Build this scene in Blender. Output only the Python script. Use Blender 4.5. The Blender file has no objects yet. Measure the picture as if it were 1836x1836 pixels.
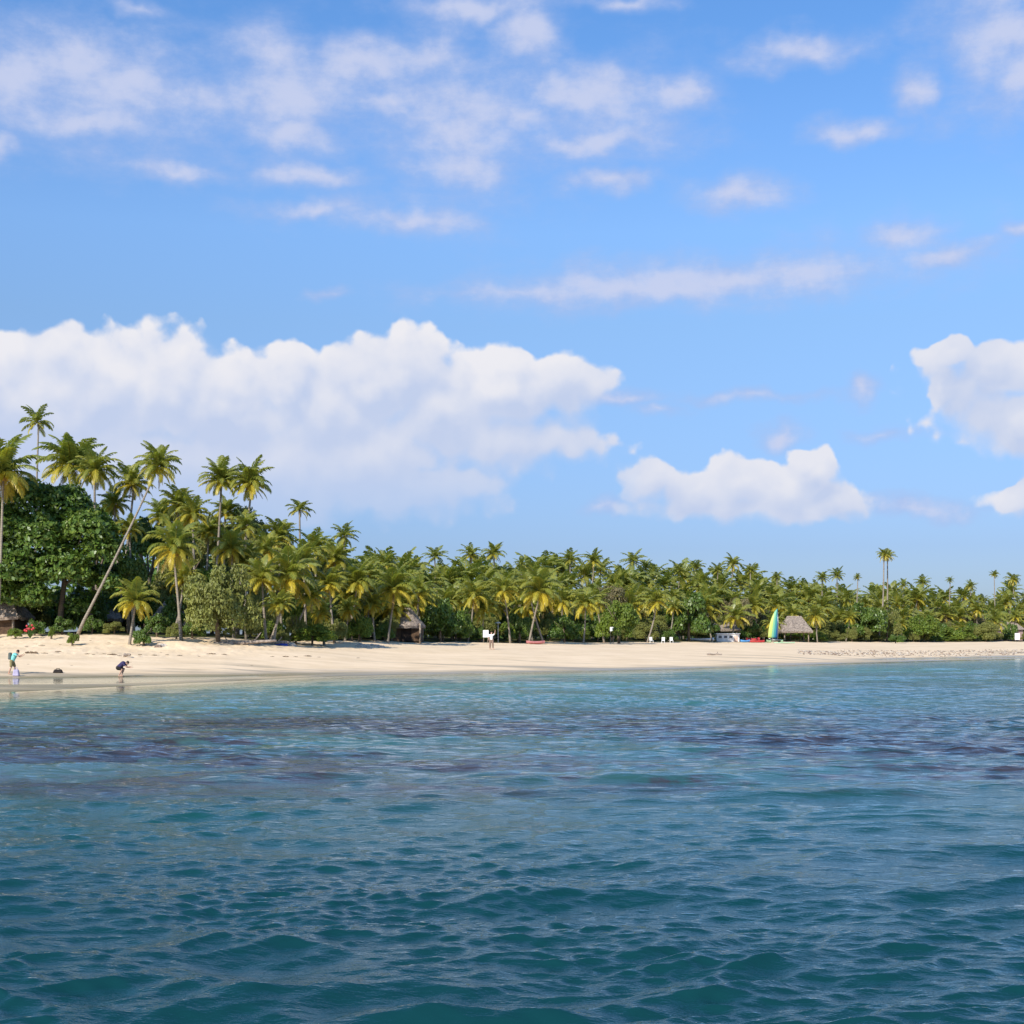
import bpy, bmesh, math, random
import numpy as np
from mathutils import Vector, Matrix, noise as mnoise

R = math.radians
SC = bpy.context.scene
COL = SC.collection
F = 2600.0          # focal length in photo pixels
HOR = 1140.0        # horizon row in the photo
EYE = 2.6

# ------------------------------------------------------------------ camera
cd = bpy.data.cameras.new('camera'); cam = bpy.data.objects.new('camera', cd); COL.objects.link(cam)
cam.location = (0, 0, EYE); cam.rotation_euler = (R(90), 0, 0)
cd.sensor_fit = 'HORIZONTAL'; cd.sensor_width = 36.0; cd.lens = 36.0 * F / 1836.0
cd.shift_y = (HOR - 918) / 1836.0
cd.clip_start = 0.1; cd.clip_end = 20000
SC.camera = cam

# ------------------------------------------------------------------ light
SUN_EL, SUN_AZ = R(35), R(211)      # azimuth from +Y clockwise: behind and left of the camera
sd = bpy.data.lights.new('sun', 'SUN'); sd.energy = 5.0; sd.angle = R(0.5); sd.color = (1.0, 0.93, 0.82)
sun = bpy.data.objects.new('sun', sd); COL.objects.link(sun)
sdir = Vector((math.sin(SUN_AZ) * math.cos(SUN_EL), math.cos(SUN_AZ) * math.cos(SUN_EL), math.sin(SUN_EL)))
sun.rotation_euler = sdir.to_track_quat('Z', 'Y').to_euler()
SC.view_settings.view_transform = 'Standard'; SC.view_settings.look = 'None'
SC.view_settings.gamma = 1.0; SC.view_settings.exposure = 0.12
SC.view_settings.use_curve_mapping = False

class NT:
    """tiny helper for node trees"""
    def __init__(s, tree): s.t = tree; s.n = tree.nodes; s.l = tree.links
    def new(s, typ, **kw):
        n = s.n.new(typ)
        for k, v in kw.items(): setattr(n, k, v)
        return n
    def put(s, sock, v):
        if v is None: return
        if isinstance(v, bpy.types.NodeSocket): s.l.new(v, sock)
        else: sock.default_value = v
    def m(s, op, a, b=None, c=None, clamp=False):
        n = s.n.new('ShaderNodeMath'); n.operation = op; n.use_clamp = clamp
        s.put(n.inputs[0], a); s.put(n.inputs[1], b)
        if c is not None: s.put(n.inputs[2], c)
        return n.outputs[0]
    def v(s, op, a, b=None, c=None, out=0):
        n = s.n.new('ShaderNodeVectorMath'); n.operation = op
        s.put(n.inputs[0], a)
        if b is not None: s.put(n.inputs[1], b)
        if c is not None: s.put(n.inputs[2], c)
        return n.outputs[out]
    def noise(s, vec, scale, detail=4, rough=0.5, dist=0, out=0, dim='3D'):
        n = s.n.new('ShaderNodeTexNoise'); n.noise_dimensions = dim
        s.put(n.inputs['Vector'], vec); n.inputs['Scale'].default_value = scale
        n.inputs['Detail'].default_value = detail; n.inputs['Roughness'].default_value = rough
        n.inputs['Distortion'].default_value = dist
        return n.outputs[out]
    def step(s, v, a, b, lo=0.0, hi=1.0, smooth=True):
        n = s.n.new('ShaderNodeMapRange'); n.interpolation_type = 'SMOOTHSTEP' if smooth else 'LINEAR'
        s.put(n.inputs['Value'], v)
        n.inputs['From Min'].default_value = a; n.inputs['From Max'].default_value = b
        n.inputs['To Min'].default_value = lo; n.inputs['To Max'].default_value = hi
        return n.outputs['Result']
    def mix(s, fac, a, b, blend='MIX'):
        n = s.n.new('ShaderNodeMix'); n.data_type = 'RGBA'; n.blend_type = blend
        s.put(n.inputs[0], fac)
        for i, x in ((6, a), (7, b)):
            if isinstance(x, (tuple, list)): x = tuple(x) + ((1,) if len(x) == 3 else ())
            s.put(n.inputs[i], x)
        return n.outputs[2]
    def ramp(s, fac, stops):
        n = s.n.new('ShaderNodeValToRGB'); s.put(n.inputs[0], fac)
        e = n.color_ramp.elements
        while len(e) < len(stops): e.new(0.5)
        for el, (p, c) in zip(e, stops): el.position = p; el.color = tuple(c) + (1,)
        return n.outputs[0]

# ------------------------------------------------------------------ sky with clouds (by direction)
def px_dir(px, py):
    """photo direction -> (azimuth, elevation) in 1/2600 rad units"""
    az = math.atan((px - 918) / F); el = math.atan((HOR - py) / math.hypot(F, px - 918))
    return az * F, el * F

CUMULUS = [(-60,720,220,125),(70,730,200,140),(180,690,150,105),(290,695,150,108),(400,730,150,120),(522,690,52,88),
  (590,740,130,110),(660,690,95,100),(735,672,95,92),(790,730,120,110),(900,700,110,88),(1000,690,105,62,.8),(1060,694,62,40,.5),
  (150,840,300,120),(450,850,250,110),(640,830,200,90),(780,870,130,45),(700,890,170,38),(900,790,200,70,.55),(500,920,110,38),(1000,790,120,44,.42),(700,880,230,60,.6),
  (1700,632,62,26),(1790,640,70,36),(1840,660,70,60),(1688,700,28,48),(1835,760,72,62),(1780,670,60,30),
  (1745,700,110,70,.34),(1800,740,90,60,.5),(1815,895,62,30),(1862,870,50,40),
  (1165,868,62,46),(1240,880,90,45),(1315,865,75,52),(1390,880,100,52),(1465,852,50,56),(1440,835,40,40),(1500,890,78,38),(1310,908,210,28),(1440,915,110,28)]
VEIL = [(190,160,420,150,.9),(520,170,300,130,.85),(810,200,300,190,.8),(1080,200,230,120,.75),(1780,90,150,140,.75),(1300,500,430,66,.85),(1100,522,420,44,.8),(1620,440,170,55,.35),(700,385,260,45,.38),(20,150,100,70),(140,110,85,60),(250,150,140,62),(370,175,95,50),(150,215,170,45),(530,235,115,38),(500,100,120,58),
  (640,110,110,45),(770,110,105,48),(700,190,80,35),(815,235,85,55),(820,300,110,45),(950,60,85,65),(850,10,170,30),(1120,5,90,20),(1050,160,130,60),
  (1225,172,70,42),(1060,250,125,32),(940,210,90,40),(575,310,105,26),(315,310,85,22),(1090,322,100,32),(1330,345,110,38),
  (560,375,130,24),(740,398,150,30),(1450,98,140,32),(1640,160,45,45),(1530,235,72,26),(1800,40,115,80),(1835,130,50,70),
  (1150,520,330,34),(1320,500,270,44),(1430,485,170,42),(900,524,190,22),(595,530,36,12),(1630,415,80,36),(1700,455,100,26),(1820,415,40,22),
  (1110,712,120,16),(1350,716,130,15),(1190,735,60,18),(1540,695,28,30),(1400,785,50,28),(1640,908,100,24),(1090,905,60,22),(1590,775,60,16),(250,8,60,18),(0,255,30,30)]

W = bpy.data.worlds.new('World'); SC.world = W; W.use_nodes = True
N = NT(W.node_tree); N.n.clear()
out = N.new('ShaderNodeOutputWorld')
sky = N.new('ShaderNodeTexSky'); sky.sky_type = 'NISHITA'; sky.sun_disc = False
sky.sun_elevation = SUN_EL; sky.sun_rotation = SUN_AZ
sky.altitude = 0; sky.air_density = 1.0; sky.dust_density = 0.6; sky.ozone_density = 2.0
tc = N.new('ShaderNodeTexCoord'); sep = N.new('ShaderNodeSeparateXYZ'); N.l.new(tc.outputs['Generated'], sep.inputs[0])
x, y, z = sep.outputs
az = N.m('ARCTAN2', x, y); el = N.m('ARCTAN2', z, N.m('SQRT', N.m('ADD', N.m('MULTIPLY', x, x), N.m('MULTIPLY', y, y))))
azp = N.m('MULTIPLY', az, F); elp = N.m('MULTIPLY', el, F)
cmb = N.new('ShaderNodeCombineXYZ'); N.put(cmb.inputs[0], azp); N.put(cmb.inputs[1], elp)
P = cmb.outputs[0]
SKYK = 0.14
K = 1.0 / SKYK
def kc(c): return tuple(v * K for v in c)
# grading of the Nishita sky by elevation (deeper blue overhead, less yellow at the horizon)
gr = N.ramp(N.m('DIVIDE', el, 0.5), [(0.0, (0.265, 0.335, 0.535)), (0.12, (0.28, 0.342, 0.537)), (0.42, (0.48, 0.565, 0.68)), (0.54, (0.55, 0.68, 0.83)), (0.66, (0.51, 0.69, 0.89)), (0.80, (0.45, 0.68, 0.91)), (1.0, (0.45, 0.70, 0.95))])
skc = N.mix(1.0, N.v('MULTIPLY', sky.outputs[0], gr), (0.10 / SKYK * 2,) * 3, 'MULTIPLY')
def field(P, Q, blobs, fine, fine_amp, pw):
    acc = None
    for (cx, cy, rx, ry, *amp) in blobs:
        a, e = px_dir(cx, cy)
        q = N.v('MULTIPLY_ADD', Q, (1 / rx, 1 / ry, 0), (-a / rx, -e / ry, 0))
        d = N.m('SUBTRACT', 1.0, N.v('LENGTH', q, out=1))
        k = amp[0] if amp else min(1.0, min(rx, ry) / pw) * 0.6 + 0.4
        if k < .999: d = N.m('MULTIPLY', d, k)
        acc = d if acc is None else N.m('SMOOTH_MAX', acc, d, 0.16)
    return N.m('MULTIPLY_ADD', fine, fine_amp, acc)
def warp(P, amp, scale):
    w = N.noise(P, 1.0 / scale, 3, 0.55, out=1, dim='2D')
    return N.v('ADD', P, N.v('MULTIPLY', N.v('SUBTRACT', w, (0.5, 0.5, 0.5)), (amp * 2, amp * 1.3, 0)))
def detail(P, scale, rough=.58, det=6): return N.m('SUBTRACT', N.noise(P, 1.0 / scale, det, rough, dim='2D'), 0.5)
def puff(Q):
    v = N.new('ShaderNodeTexVoronoi', feature='SMOOTH_F1', voronoi_dimensions='2D')
    N.put(v.inputs['Vector'], Q); v.inputs['Scale'].default_value = 1 / 44.0; v.inputs['Smoothness'].default_value = 0.7
    return N.m('SUBTRACT', 0.42, v.outputs['Distance'])
OFF = (-13, 36, 0)
def new_group(name, ins, out_type):
    g = bpy.data.node_groups.new(name, 'ShaderNodeTree')
    for n_, t_ in ins: g.interface.new_socket(n_, in_out='INPUT', socket_type=t_)
    g.interface.new_socket('Out', in_out='OUTPUT', socket_type=out_type)
    return g, NT(g), g.nodes.new('NodeGroupInput'), g.nodes.new('NodeGroupOutput')
TN = [0]
def tile(x0, x1, y0, y1):
    """cloud shader for one block of sky directions; only the clouds near it are evaluated"""
    global N
    def near(L, m): return [b for b in L if b[0] + b[2] * 1.6 + m > x0 and b[0] - b[2] * 1.6 - m < x1 and b[1] + b[3] * 1.6 + m > y0 and b[1] - b[3] * 1.6 - m < y1]
    cu = near(CUMULUS, 40); ve = [b if len(b) > 4 else (b[0], b[1], b[2] * 1.3, b[3] * 1.15) for b in near(VEIL, 90)]; NW_ = N; TN[0] += 1
    gf = None
    if cu:
        gf, N, gi, go = new_group('cumulus_%d' % TN[0], [('P', 'NodeSocketVector')], 'NodeSocketFloat')
        P_ = gi.outputs[0]; Q = warp(P_, 26, 80)
        f = field(P_, Q, cu, detail(P_, 105, .52, 5), 0.50, 60)
        N.put(go.inputs[0], N.m('MULTIPLY_ADD', puff(Q), 0.34, f))
    g, N, gi, go = new_group('sky_block_%d' % TN[0], [('P', 'NodeSocketVector'), ('Sky', 'NodeSocketColor')], 'NodeSocketColor')
    P, col = gi.outputs[0], gi.outputs[1]
    sp_ = N.new('ShaderNodeSeparateXYZ'); N.l.new(P, sp_.inputs[0]); azp, elp = sp_.outputs[0], sp_.outputs[1]
    if ve:
        fv = field(P, warp(P, 48, 130), ve, detail(N.v('MULTIPLY', P, (0.50, 1.0, 0)), 82, .64, 7), 1.25, 34)
        aV = N.step(fv, -0.16, 1.02, 0, 0.90)
        col = N.mix(aV, col, N.mix(N.step(N.m('ADD', fv, N.m('MULTIPLY', detail(P, 60, .6, 5), 1.1)), 0.2, 1.0), kc((0.38, 0.48, 0.76)), kc((0.545, 0.595, 0.79))))
    if cu:
        def fc(P_):
            n_ = N.new('ShaderNodeGroup'); n_.node_tree = gf; N.put(n_.inputs[0], P_); return n_.outputs[0]
        f1 = fc(P); f2 = fc(N.v('ADD', P, OFF))
        side = N.step(N.m('SUBTRACT', f1, f2), -0.20, 0.16)
        aC = N.m('ADD', N.m('MULTIPLY', side, N.step(f1, 0.0, 0.17)), N.m('MULTIPLY', N.m('SUBTRACT', 1.0, side), N.step(f1, -0.08, 0.40)))
        big = N.m('SUBTRACT', N.noise(P, 1 / 190.0, 4, 0.55, dim='2D'), 0.5)
        bank = N.step(azp, 140, 240)
        dlt = N.m('MULTIPLY', N.m('SUBTRACT', f1, f2), N.m('MULTIPLY_ADD', bank, -0.50, 1.0))
        lit = N.step(dlt, -0.50, 0.66)
        lit = N.m('MULTIPLY_ADD', big, 0.9, lit); lit = N.m('MULTIPLY_ADD', N.step(f1, 0.05, 0.7, 0.16, -0.06), 1.0, lit, clamp=True)
        lit = N.m('MULTIPLY_ADD', bank, -0.18, N.m('MULTIPLY_ADD', lit, 0.95, -0.06), clamp=True)
        # the big bank on the left thins and greys towards its foot
        lit = N.m('MULTIPLY', lit, N.m('MAXIMUM', N.step(elp, 190, 520, 0.15, 1.0), bank))
        aC = N.m('MULTIPLY', aC, N.m('MAXIMUM', N.step(elp, 170, 330, 0.5, 1.0), bank))
        col = N.mix(aC, col, N.mix(lit, kc((0.50, 0.58, 0.775)), kc((0.82, 0.805, 0.83))))
    N.put(go.inputs[0], col); N = NW_
    n_ = N.new('ShaderNodeGroup'); n_.node_tree = g; N.put(n_.inputs[0], globals()['P']); N.put(n_.inputs[1], skc)
    b = N.new('ShaderNodeBackground'); N.put(b.inputs[0], n_.outputs[0]); b.inputs[1].default_value = SKYK
    return b.outputs[0]
plain = N.new('ShaderNodeBackground'); N.put(plain.inputs[0], skc); plain.inputs[1].default_value = SKYK
def between(v, a, b): return N.m('MULTIPLY', N.m('GREATER_THAN', v, a), N.m('LESS_THAN', v, b))
def mixs(f, a, b):
    n = N.new('ShaderNodeMixShader'); N.put(n.inputs[0], f); N.l.new(a, n.inputs[1]); N.l.new(b, n.inputs[2]); return n.outputs[0]
def wnd(px, py): return px_dir(px, py)
XE = [-420, 380, 900, 1000, 1420, 2250]; cur = plain.outputs[0]
YE = [-260, 215, 500, 1136]
for i in range(len(XE) - 1):
    colm = None
    for j in range(len(YE) - 1):
        t_ = tile(XE[i] - 5, XE[i + 1] + 5, YE[j] - 70, YE[j + 1] + 70)
        if colm is None: colm = t_
        else: colm = mixs(N.m('LESS_THAN', elp, (HOR - YE[j]) * .97), colm, t_)
    inx = between(azp, px_dir(XE[i], HOR)[0], px_dir(XE[i + 1], HOR)[0])
    iny = between(elp, 2.0, (HOR - YE[0]) * .97)
    cur = mixs(N.m('MULTIPLY', inx, iny), cur, colm)
N.l.new(cur, out.inputs[0])

# ------------------------------------------------------------------ object helpers
def tag(o, label=None, cat=None, group=None, kind=None):
    if label: o['label'] = label
    if cat: o['category'] = cat
    if group: o['group'] = group
    if kind: o['kind'] = kind
    return o
def empty(name, loc, rz=0.0):
    o = bpy.data.objects.new(name, None); o.location = loc; o.rotation_euler = (0, 0, rz)
    o.empty_display_size = 0.3; COL.objects.link(o); return o
def link(name, me, parent=None, loc=None):
    o = bpy.data.objects.new(name, me); COL.objects.link(o)
    if parent: o.parent = parent
    if loc is not None: o.location = loc
    return o
class MB:
    """collects faces for one mesh"""
    def __init__(s): s.v = []; s.f = []; s.c = []; s.mi = []
    def add(s, verts, faces, tint=None, mi=0):
        b = len(s.v); s.v += [tuple(p) for p in verts]
        for f in faces: s.f.append(tuple(b + i for i in f)); s.c.append(tint); s.mi.append(mi)
    def box(s, c, d, rz=0, mi=0, taper=1.0):
        M = Matrix.Rotation(rz, 3, 'Z'); vs = []
        for sz in (-1, 1):
            k = taper if sz > 0 else 1
            for sx, sy in ((-1, -1), (1, -1), (1, 1), (-1, 1)):
                p = M @ Vector((sx * d[0] / 2 * k, sy * d[1] / 2 * k, 0)); vs.append((c[0] + p.x, c[1] + p.y, c[2] + sz * d[2] / 2))
        s.add(vs, [(3, 2, 1, 0), (4, 5, 6, 7), (0, 1, 5, 4), (1, 2, 6, 5), (2, 3, 7, 6), (3, 0, 4, 7)], mi=mi)
    def tube(s, pts, rad, n=8, cap=True, sq=None, mi=0):
        pts = [Vector(p) for p in pts]; rings = []
        if not hasattr(rad, '__len__'): rad = [rad] * len(pts)
        for i, p in enumerate(pts):
            t = (pts[min(i + 1, len(pts) - 1)] - pts[max(i - 1, 0)]).normalized()
            up = Vector((0, 1, 0)) if abs(t.y) < 0.9 else Vector((1, 0, 0))
            a = t.cross(up).normalized(); b = t.cross(a).normalized()
            rings.append([p + (a * math.cos(2 * math.pi * k / n) + b * math.sin(2 * math.pi * k / n) * (sq or 1)) * rad[i] for k in range(n)])
        vs = [v for r in rings for v in r]; fs = []
        for i in range(len(pts) - 1):
            for k in range(n):
                fs.append((i * n + k, i * n + (k + 1) % n, (i + 1) * n + (k + 1) % n, (i + 1) * n + k))
        if cap: fs.append(tuple(range(n - 1, -1, -1))); fs.append(tuple(range((len(pts) - 1) * n, len(pts) * n)))
        s.add(vs, fs, mi=mi)
    def ball(s, c, r, n=10, m=7, mi=0):
        r = r if hasattr(r, '__len__') else (r, r, r); vs = []; fs = []
        for i in range(m + 1):
            th = math.pi * i / m
            for k in range(n):
                ph = 2 * math.pi * k / n
                vs.append((c[0] + r[0] * math.sin(th) * math.cos(ph), c[1] + r[1] * math.sin(th) * math.sin(ph), c[2] + r[2] * math.cos(th)))
        for i in range(m):
            for k in range(n): fs.append((i * n + k, (i + 1) * n + k, (i + 1) * n + (k + 1) % n, i * n + (k + 1) % n))
        s.add(vs, fs, mi=mi)
    def capsule(s, a, b, ra, rb, n=10):
        a = Vector(a); b = Vector(b); s.tube([a, b], [ra, rb], n); s.ball(a, ra, n, 6); s.ball(b, rb, n, 6)
    def mesh(s, name, mat, smooth=False, tint=False):
        me = bpy.data.meshes.new(name); me.from_pydata(s.v, [], s.f)
        for mm in (mat if isinstance(mat, (list, tuple)) else [mat]): me.materials.append(mm)
        if len(me.materials) > 1: me.polygons.foreach_set('material_index', s.mi)
        if tint:
            at = me.attributes.new('tint', 'FLOAT', 'FACE'); at.data.foreach_set('value', [0.0 if c is None else c for c in s.c])
        if smooth: me.polygons.foreach_set('use_smooth', [True] * len(me.polygons))
        me.update(); return me
    def build(s, name, mat, parent=None, smooth=False, tint=False, loc=None):
        return link(name, s.mesh(name, mat, smooth, tint), parent, loc)

# ------------------------------------------------------------------ materials
def newmat(name):
    m = bpy.data.materials.new(name); m.use_nodes = True; N = NT(m.node_tree); N.n.clear()
    o = N.new('ShaderNodeOutputMaterial'); return m, N, o
def simple(name, col, rough=0.7, var=0.15, scale=3.0, spec=0.3, bump=0.0, metal=0.0):
    m, N, o = newmat(name); p = N.new('ShaderNodeBsdfPrincipled')
    tc = N.new('ShaderNodeTexCoord')
    n = N.noise(tc.outputs['Object'], scale, 5, 0.6)
    dark = tuple(c * (1 - var * 1.6) for c in col); lite = tuple(min(1, c * (1 + var)) for c in col)
    N.put(p.inputs['Base Color'], N.mix(N.step(n, 0.3, 0.7), dark, lite))
    p.inputs['Roughness'].default_value = rough; p.inputs['Specular IOR Level'].default_value = spec
    p.inputs['Metallic'].default_value = metal
    if bump:
        b = N.new('ShaderNodeBump'); b.inputs['Strength'].default_value = bump; b.inputs['Distance'].default_value = 0.05
        N.put(b.inputs['Height'], N.noise(tc.outputs['Object'], scale * 4, 5, 0.6)); N.l.new(b.outputs[0], p.inputs['Normal'])
    N.l.new(p.outputs[0], o.inputs[0]); return m
def leafmat(name, green, yellow, dark=0.55, transl=0.3, spec=0.35, rough=0.45, brown=(0.20, 0.11, 0.045)):
    """foliage: 'tint' per face: 0 green .. 1 yellow .. 2 brown; random per object shifts the green"""
    m, N, o = newmat(name)
    at = N.new('ShaderNodeAttribute'); at.attribute_name = 'tint'; at.attribute_type = 'GEOMETRY'
    oi = N.new('ShaderNodeObjectInfo'); tc = N.new('ShaderNodeTexCoord')
    n = N.noise(tc.outputs['Object'], 1.3, 3, 0.6)
    g = N.mix(N.step(n, 0.3, 0.7), tuple(c * dark for c in green), green)
    g = N.mix(N.m('MULTIPLY', oi.outputs['Random'], 0.35), g, tuple(a * 0.6 + b * 0.25 for a, b in zip(green, yellow)))
    c = N.mix(N.step(at.outputs['Fac'], 0.0, 1.0, smooth=False), g, yellow)
    c = N.mix(N.step(at.outputs['Fac'], 1.0, 2.0, smooth=False), c, brown)
    p = N.new('ShaderNodeBsdfPrincipled'); N.put(p.inputs['Base Color'], c)
    p.inputs['Roughness'].default_value = rough; p.inputs['Specular IOR Level'].default_value = spec
    t = N.new('ShaderNodeBsdfTranslucent'); N.put(t.inputs[0], N.mix(1.0, c, (1.3, 1.4, 0.6), 'MULTIPLY'))
    mx = N.new('ShaderNodeMixShader'); mx.inputs[0].default_value = transl
    N.l.new(p.outputs[0], mx.inputs[1]); N.l.new(t.outputs[0], mx.inputs[2]); N.l.new(mx.outputs[0], o.inputs[0])
    return m
M_PALM = leafmat('palm_leaf', (0.205, 0.25, 0.054), (0.62, 0.49, 0.055), 0.8, 0.40, 0.5, 0.38)
M_LEAF = leafmat('dark_broadleaf', (0.095, 0.18, 0.03), (0.20, 0.25, 0.04), 0.6, 0.22, 0.45, 0.4)
M_OLIVE = leafmat('olive_broadleaf', (0.23, 0.25, 0.065), (0.26, 0.26, 0.06), 0.6, 0.22, 0.3, 0.5)
M_BRIGHT = leafmat('bright_green_leaf', (0.12, 0.20, 0.03), (0.30, 0.34, 0.04), 0.65, 0.28, 0.35, 0.5)
M_DRYLEAF = leafmat('dry_grey_leaf', (0.17, 0.16, 0.085), (0.28, 0.22, 0.10), 0.6, 0.2, 0.2, 0.6)
def barkmat(name, col):
    m, N, o = newmat(name); p = N.new('ShaderNodeBsdfPrincipled'); tc = N.new('ShaderNodeTexCoord')
    wv = N.new('ShaderNodeTexWave'); wv.bands_direction = 'Z'; wv.inputs['Scale'].default_value = 2.2; wv.inputs['Distortion'].default_value = 2.0
    N.l.new(tc.outputs['Object'], wv.inputs[0])
    n = N.noise(tc.outputs['Object'], 2.5, 5, 0.6)
    f = N.m('MULTIPLY_ADD', wv.outputs['Fac'], 0.3, N.m('MULTIPLY', n, 0.9))
    N.put(p.inputs['Base Color'], N.mix(N.step(f, 0.3, 0.85), tuple(c * 0.55 for c in col), col))
    p.inputs['Roughness'].default_value = 0.9; p.inputs['Specular IOR Level'].default_value = 0.15
    N.l.new(p.outputs[0], o.inputs[0]); return m
M_BARK = barkmat('palm_bark', (0.33, 0.28, 0.22))
M_WOOD = barkmat('grey_brown_bark', (0.20, 0.155, 0.11))
M_THATCH = simple('grey_thatch', (0.30, 0.245, 0.20), 0.95, 0.35, 5.0, 0.1, 0.8)
M_DWALL = simple('dark_timber', (0.10, 0.06, 0.035), 0.85, 0.3, 4.0)
M_POST = simple('weathered_post', (0.30, 0.24, 0.18), 0.9, 0.25, 4.0)
M_DOOR = simple('dark_door_brown', (0.045, 0.03, 0.022), 0.9, 0.2)  # very dark brown of the hut and bungalow doors
M_WHITE = simple('white_paint', (0.78, 0.78, 0.76), 0.45, 0.05)
M_OFFW = simple('weathered_white', (0.76, 0.73, 0.70), 0.6, 0.08, 2.0)
M_GLASS = simple('dark_window', (0.08, 0.085, 0.10), 0.2, 0.1, 2.0, 0.5)
M_BLUE = simple('blue_plastic', (0.10, 0.30, 0.62), 0.4, 0.08)
M_DBLUE = simple('deep_blue_plastic', (0.05, 0.09, 0.42), 0.5, 0.08)
M_RED = simple('red_plastic', (0.42, 0.035, 0.035), 0.4, 0.1)
M_PINK = simple('faded_red', (0.42, 0.16, 0.16), 0.6, 0.15)
M_MINT = simple('pale_green_plastic', (0.42, 0.62, 0.40), 0.45, 0.08)
M_BLACK = simple('black_fabric', (0.018, 0.013, 0.011), 0.8, 0.2)
M_METAL = simple('aluminium', (0.55, 0.56, 0.58), 0.4, 0.05, 3, 0.5, 0, 0.8)
M_SKIN = simple('skin', (0.50, 0.30, 0.21), 0.6, 0.06)
M_HAIR = simple('dark_hair', (0.035, 0.022, 0.014), 0.6, 0.2)
M_TEAL = simple('teal_cloth', (0.22, 0.60, 0.55), 0.8, 0.1)
M_KHAKI = simple('khaki_cloth', (0.24, 0.20, 0.09), 0.85, 0.1)
M_NAVY = simple('navy_cloth', (0.04, 0.032, 0.09), 0.8, 0.15)
M_LAV = simple('lavender_cloth', (0.42, 0.38, 0.52), 0.8, 0.12)
M_BROWNC = simple('brown_cloth', (0.25, 0.17, 0.13), 0.85, 0.12)
M_ROCK = simple('pale_rock', (0.50, 0.44, 0.37), 0.9, 0.3, 3.0, 0.2, 0.6)
M_DROCK = simple('brown_rock', (0.27, 0.20, 0.15), 0.9, 0.4, 3.0, 0.2, 0.6)
M_DRIFT = simple('driftwood_grey', (0.33, 0.27, 0.22), 0.9, 0.3, 5.0, 0.1, 0.4)
M_WEED = simple('dry_seaweed', (0.20, 0.14, 0.09), 0.95, 0.35, 8.0, 0.1, 0.6)
M_SOIL = simple('dark_soil', (0.07, 0.05, 0.035), 0.95, 0.3)
M_FLOWER = simple('red_blossom', (0.55, 0.05, 0.06), 0.6, 0.15)

# ------------------------------------------------------------------ terrain function
TX = [-1500, -500, 0, 200, 400, 600, 900, 1200, 1400, 1600, 1836, 2600, 3600]
TY = [(50,62,68,74,78,92,122),(58,68,74,80,83,98,122),(66,74,81,88,90.5,105,121),(73.5,77,80,91,93,106,119),(82,85,87,93,95,108,124),
      (92.6,95,98,101,104,118,138),(102,106,112,119,126,145,172),(113,119,126,135,145,175,215),(127.5,133,140,149,160,200,245),
      (144,150,156,162,168,225,290),(165,170,175,182,188,250,335),(230,240,246,252,260,340,450),(330,345,352,360,370,450,600)]
TZ = [(0,.1,-.05,-.05,.1,1.3,2.7),(0,.1,-.05,-.05,.1,1.3,2.7),(0,.08,-.04,-.04,.08,1.3,2.65),(0,.07,-.06,-.06,.08,1.3,2.6),(0,.06,-.05,-.05,.1,1.2,2.4),
      (0,.08,.04,.1,.25,1.2,2.1),(0,.12,.25,.5,.9,1.4,1.8),(0,.15,.35,.55,.8,1.25,1.65),(0,.12,.3,.5,.7,1.15,1.5),
      (0,.1,-.03,-.03,.25,.95,1.3),(0,.05,-.04,-.04,.25,.9,1.25),(0,.05,-.04,-.04,.2,.9,1.2),(0,.05,-.04,-.04,.2,.9,1.2)]
TX = np.array(TX, float); TY = np.array(TY, float); TZ = np.array(TZ, float)
SEAB_S = np.array([0, 4, 12, 30, 60, 120]); SEAB_D = np.array([0, .14, .36, .65, .95, 1.3])
def wob(X, Y):
    return (np.sin(X * .31 + 1.3 * np.sin(Y * .17)) * .5 + np.sin(X * .11 + Y * .23 + 2) * .6 + np.sin(X * .73 - Y * .51) * .25 + np.sin(Y * .9 + 1.7 * np.sin(X * .2)) * .3)
def terrain(X, Y):
    X = np.atleast_1d(np.asarray(X, float)); Y = np.atleast_1d(np.asarray(Y, float))
    px = np.clip(918 + F * X / np.maximum(Y, 1.0), TX[0], TX[-1])
    ky = np.stack([np.interp(px, TX, TY[:, k]) for k in range(7)], -1)
    kz = np.stack([np.interp(px, TX, TZ[:, k]) for k in range(7)], -1)
    s = ky[..., 0] - Y
    zsea = -np.interp(s, SEAB_S, SEAB_D) - 2.6 * np.clip((27 - Y) / 12, 0, 1) ** 1.2
    z = np.where(s > 0, zsea, 0.0)
    for k in range(6):
        a, b = ky[..., k], ky[..., k + 1]; t = (Y - a) / (b - a)
        seg = kz[..., k] * (1 - t) + kz[..., k + 1] * t
        z = np.where((Y >= a) & (Y < b), seg, z)
    back = Y - ky[..., 6]
    z = np.where(back >= 0, kz[..., 6] + .35 * np.clip(back / 12, 0, 1), z)
    amp = np.clip((Y - ky[..., 0]) / 10, 0, 1) * .02 + np.clip((Y - ky[..., 4]) / 15, 0, 1) * .06
    z = z + wob(X, Y) * amp
    return z, back, ky[..., 0]
def gz(X, Y): return float(terrain(X, Y)[0][0])
def wx(px, Y): return (px - 918) / F * Y
def wz(py, Y): return EYE + (HOR - py) * Y / F
def veg(px): return float(np.interp(px, TX, TY[:, 6]))
def ypix(px, py, lo=60, hi=420):
    """distance at which a ground point shows at (px, py)"""
    Ys = np.arange(lo, hi, .5); z = terrain(wx(px, Ys), Ys)[0]; pr = HOR + (EYE - z) * F / Ys
    ok = np.where(pr <= py)[0]
    return float(Ys[ok[0]]) if len(ok) else hi

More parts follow.
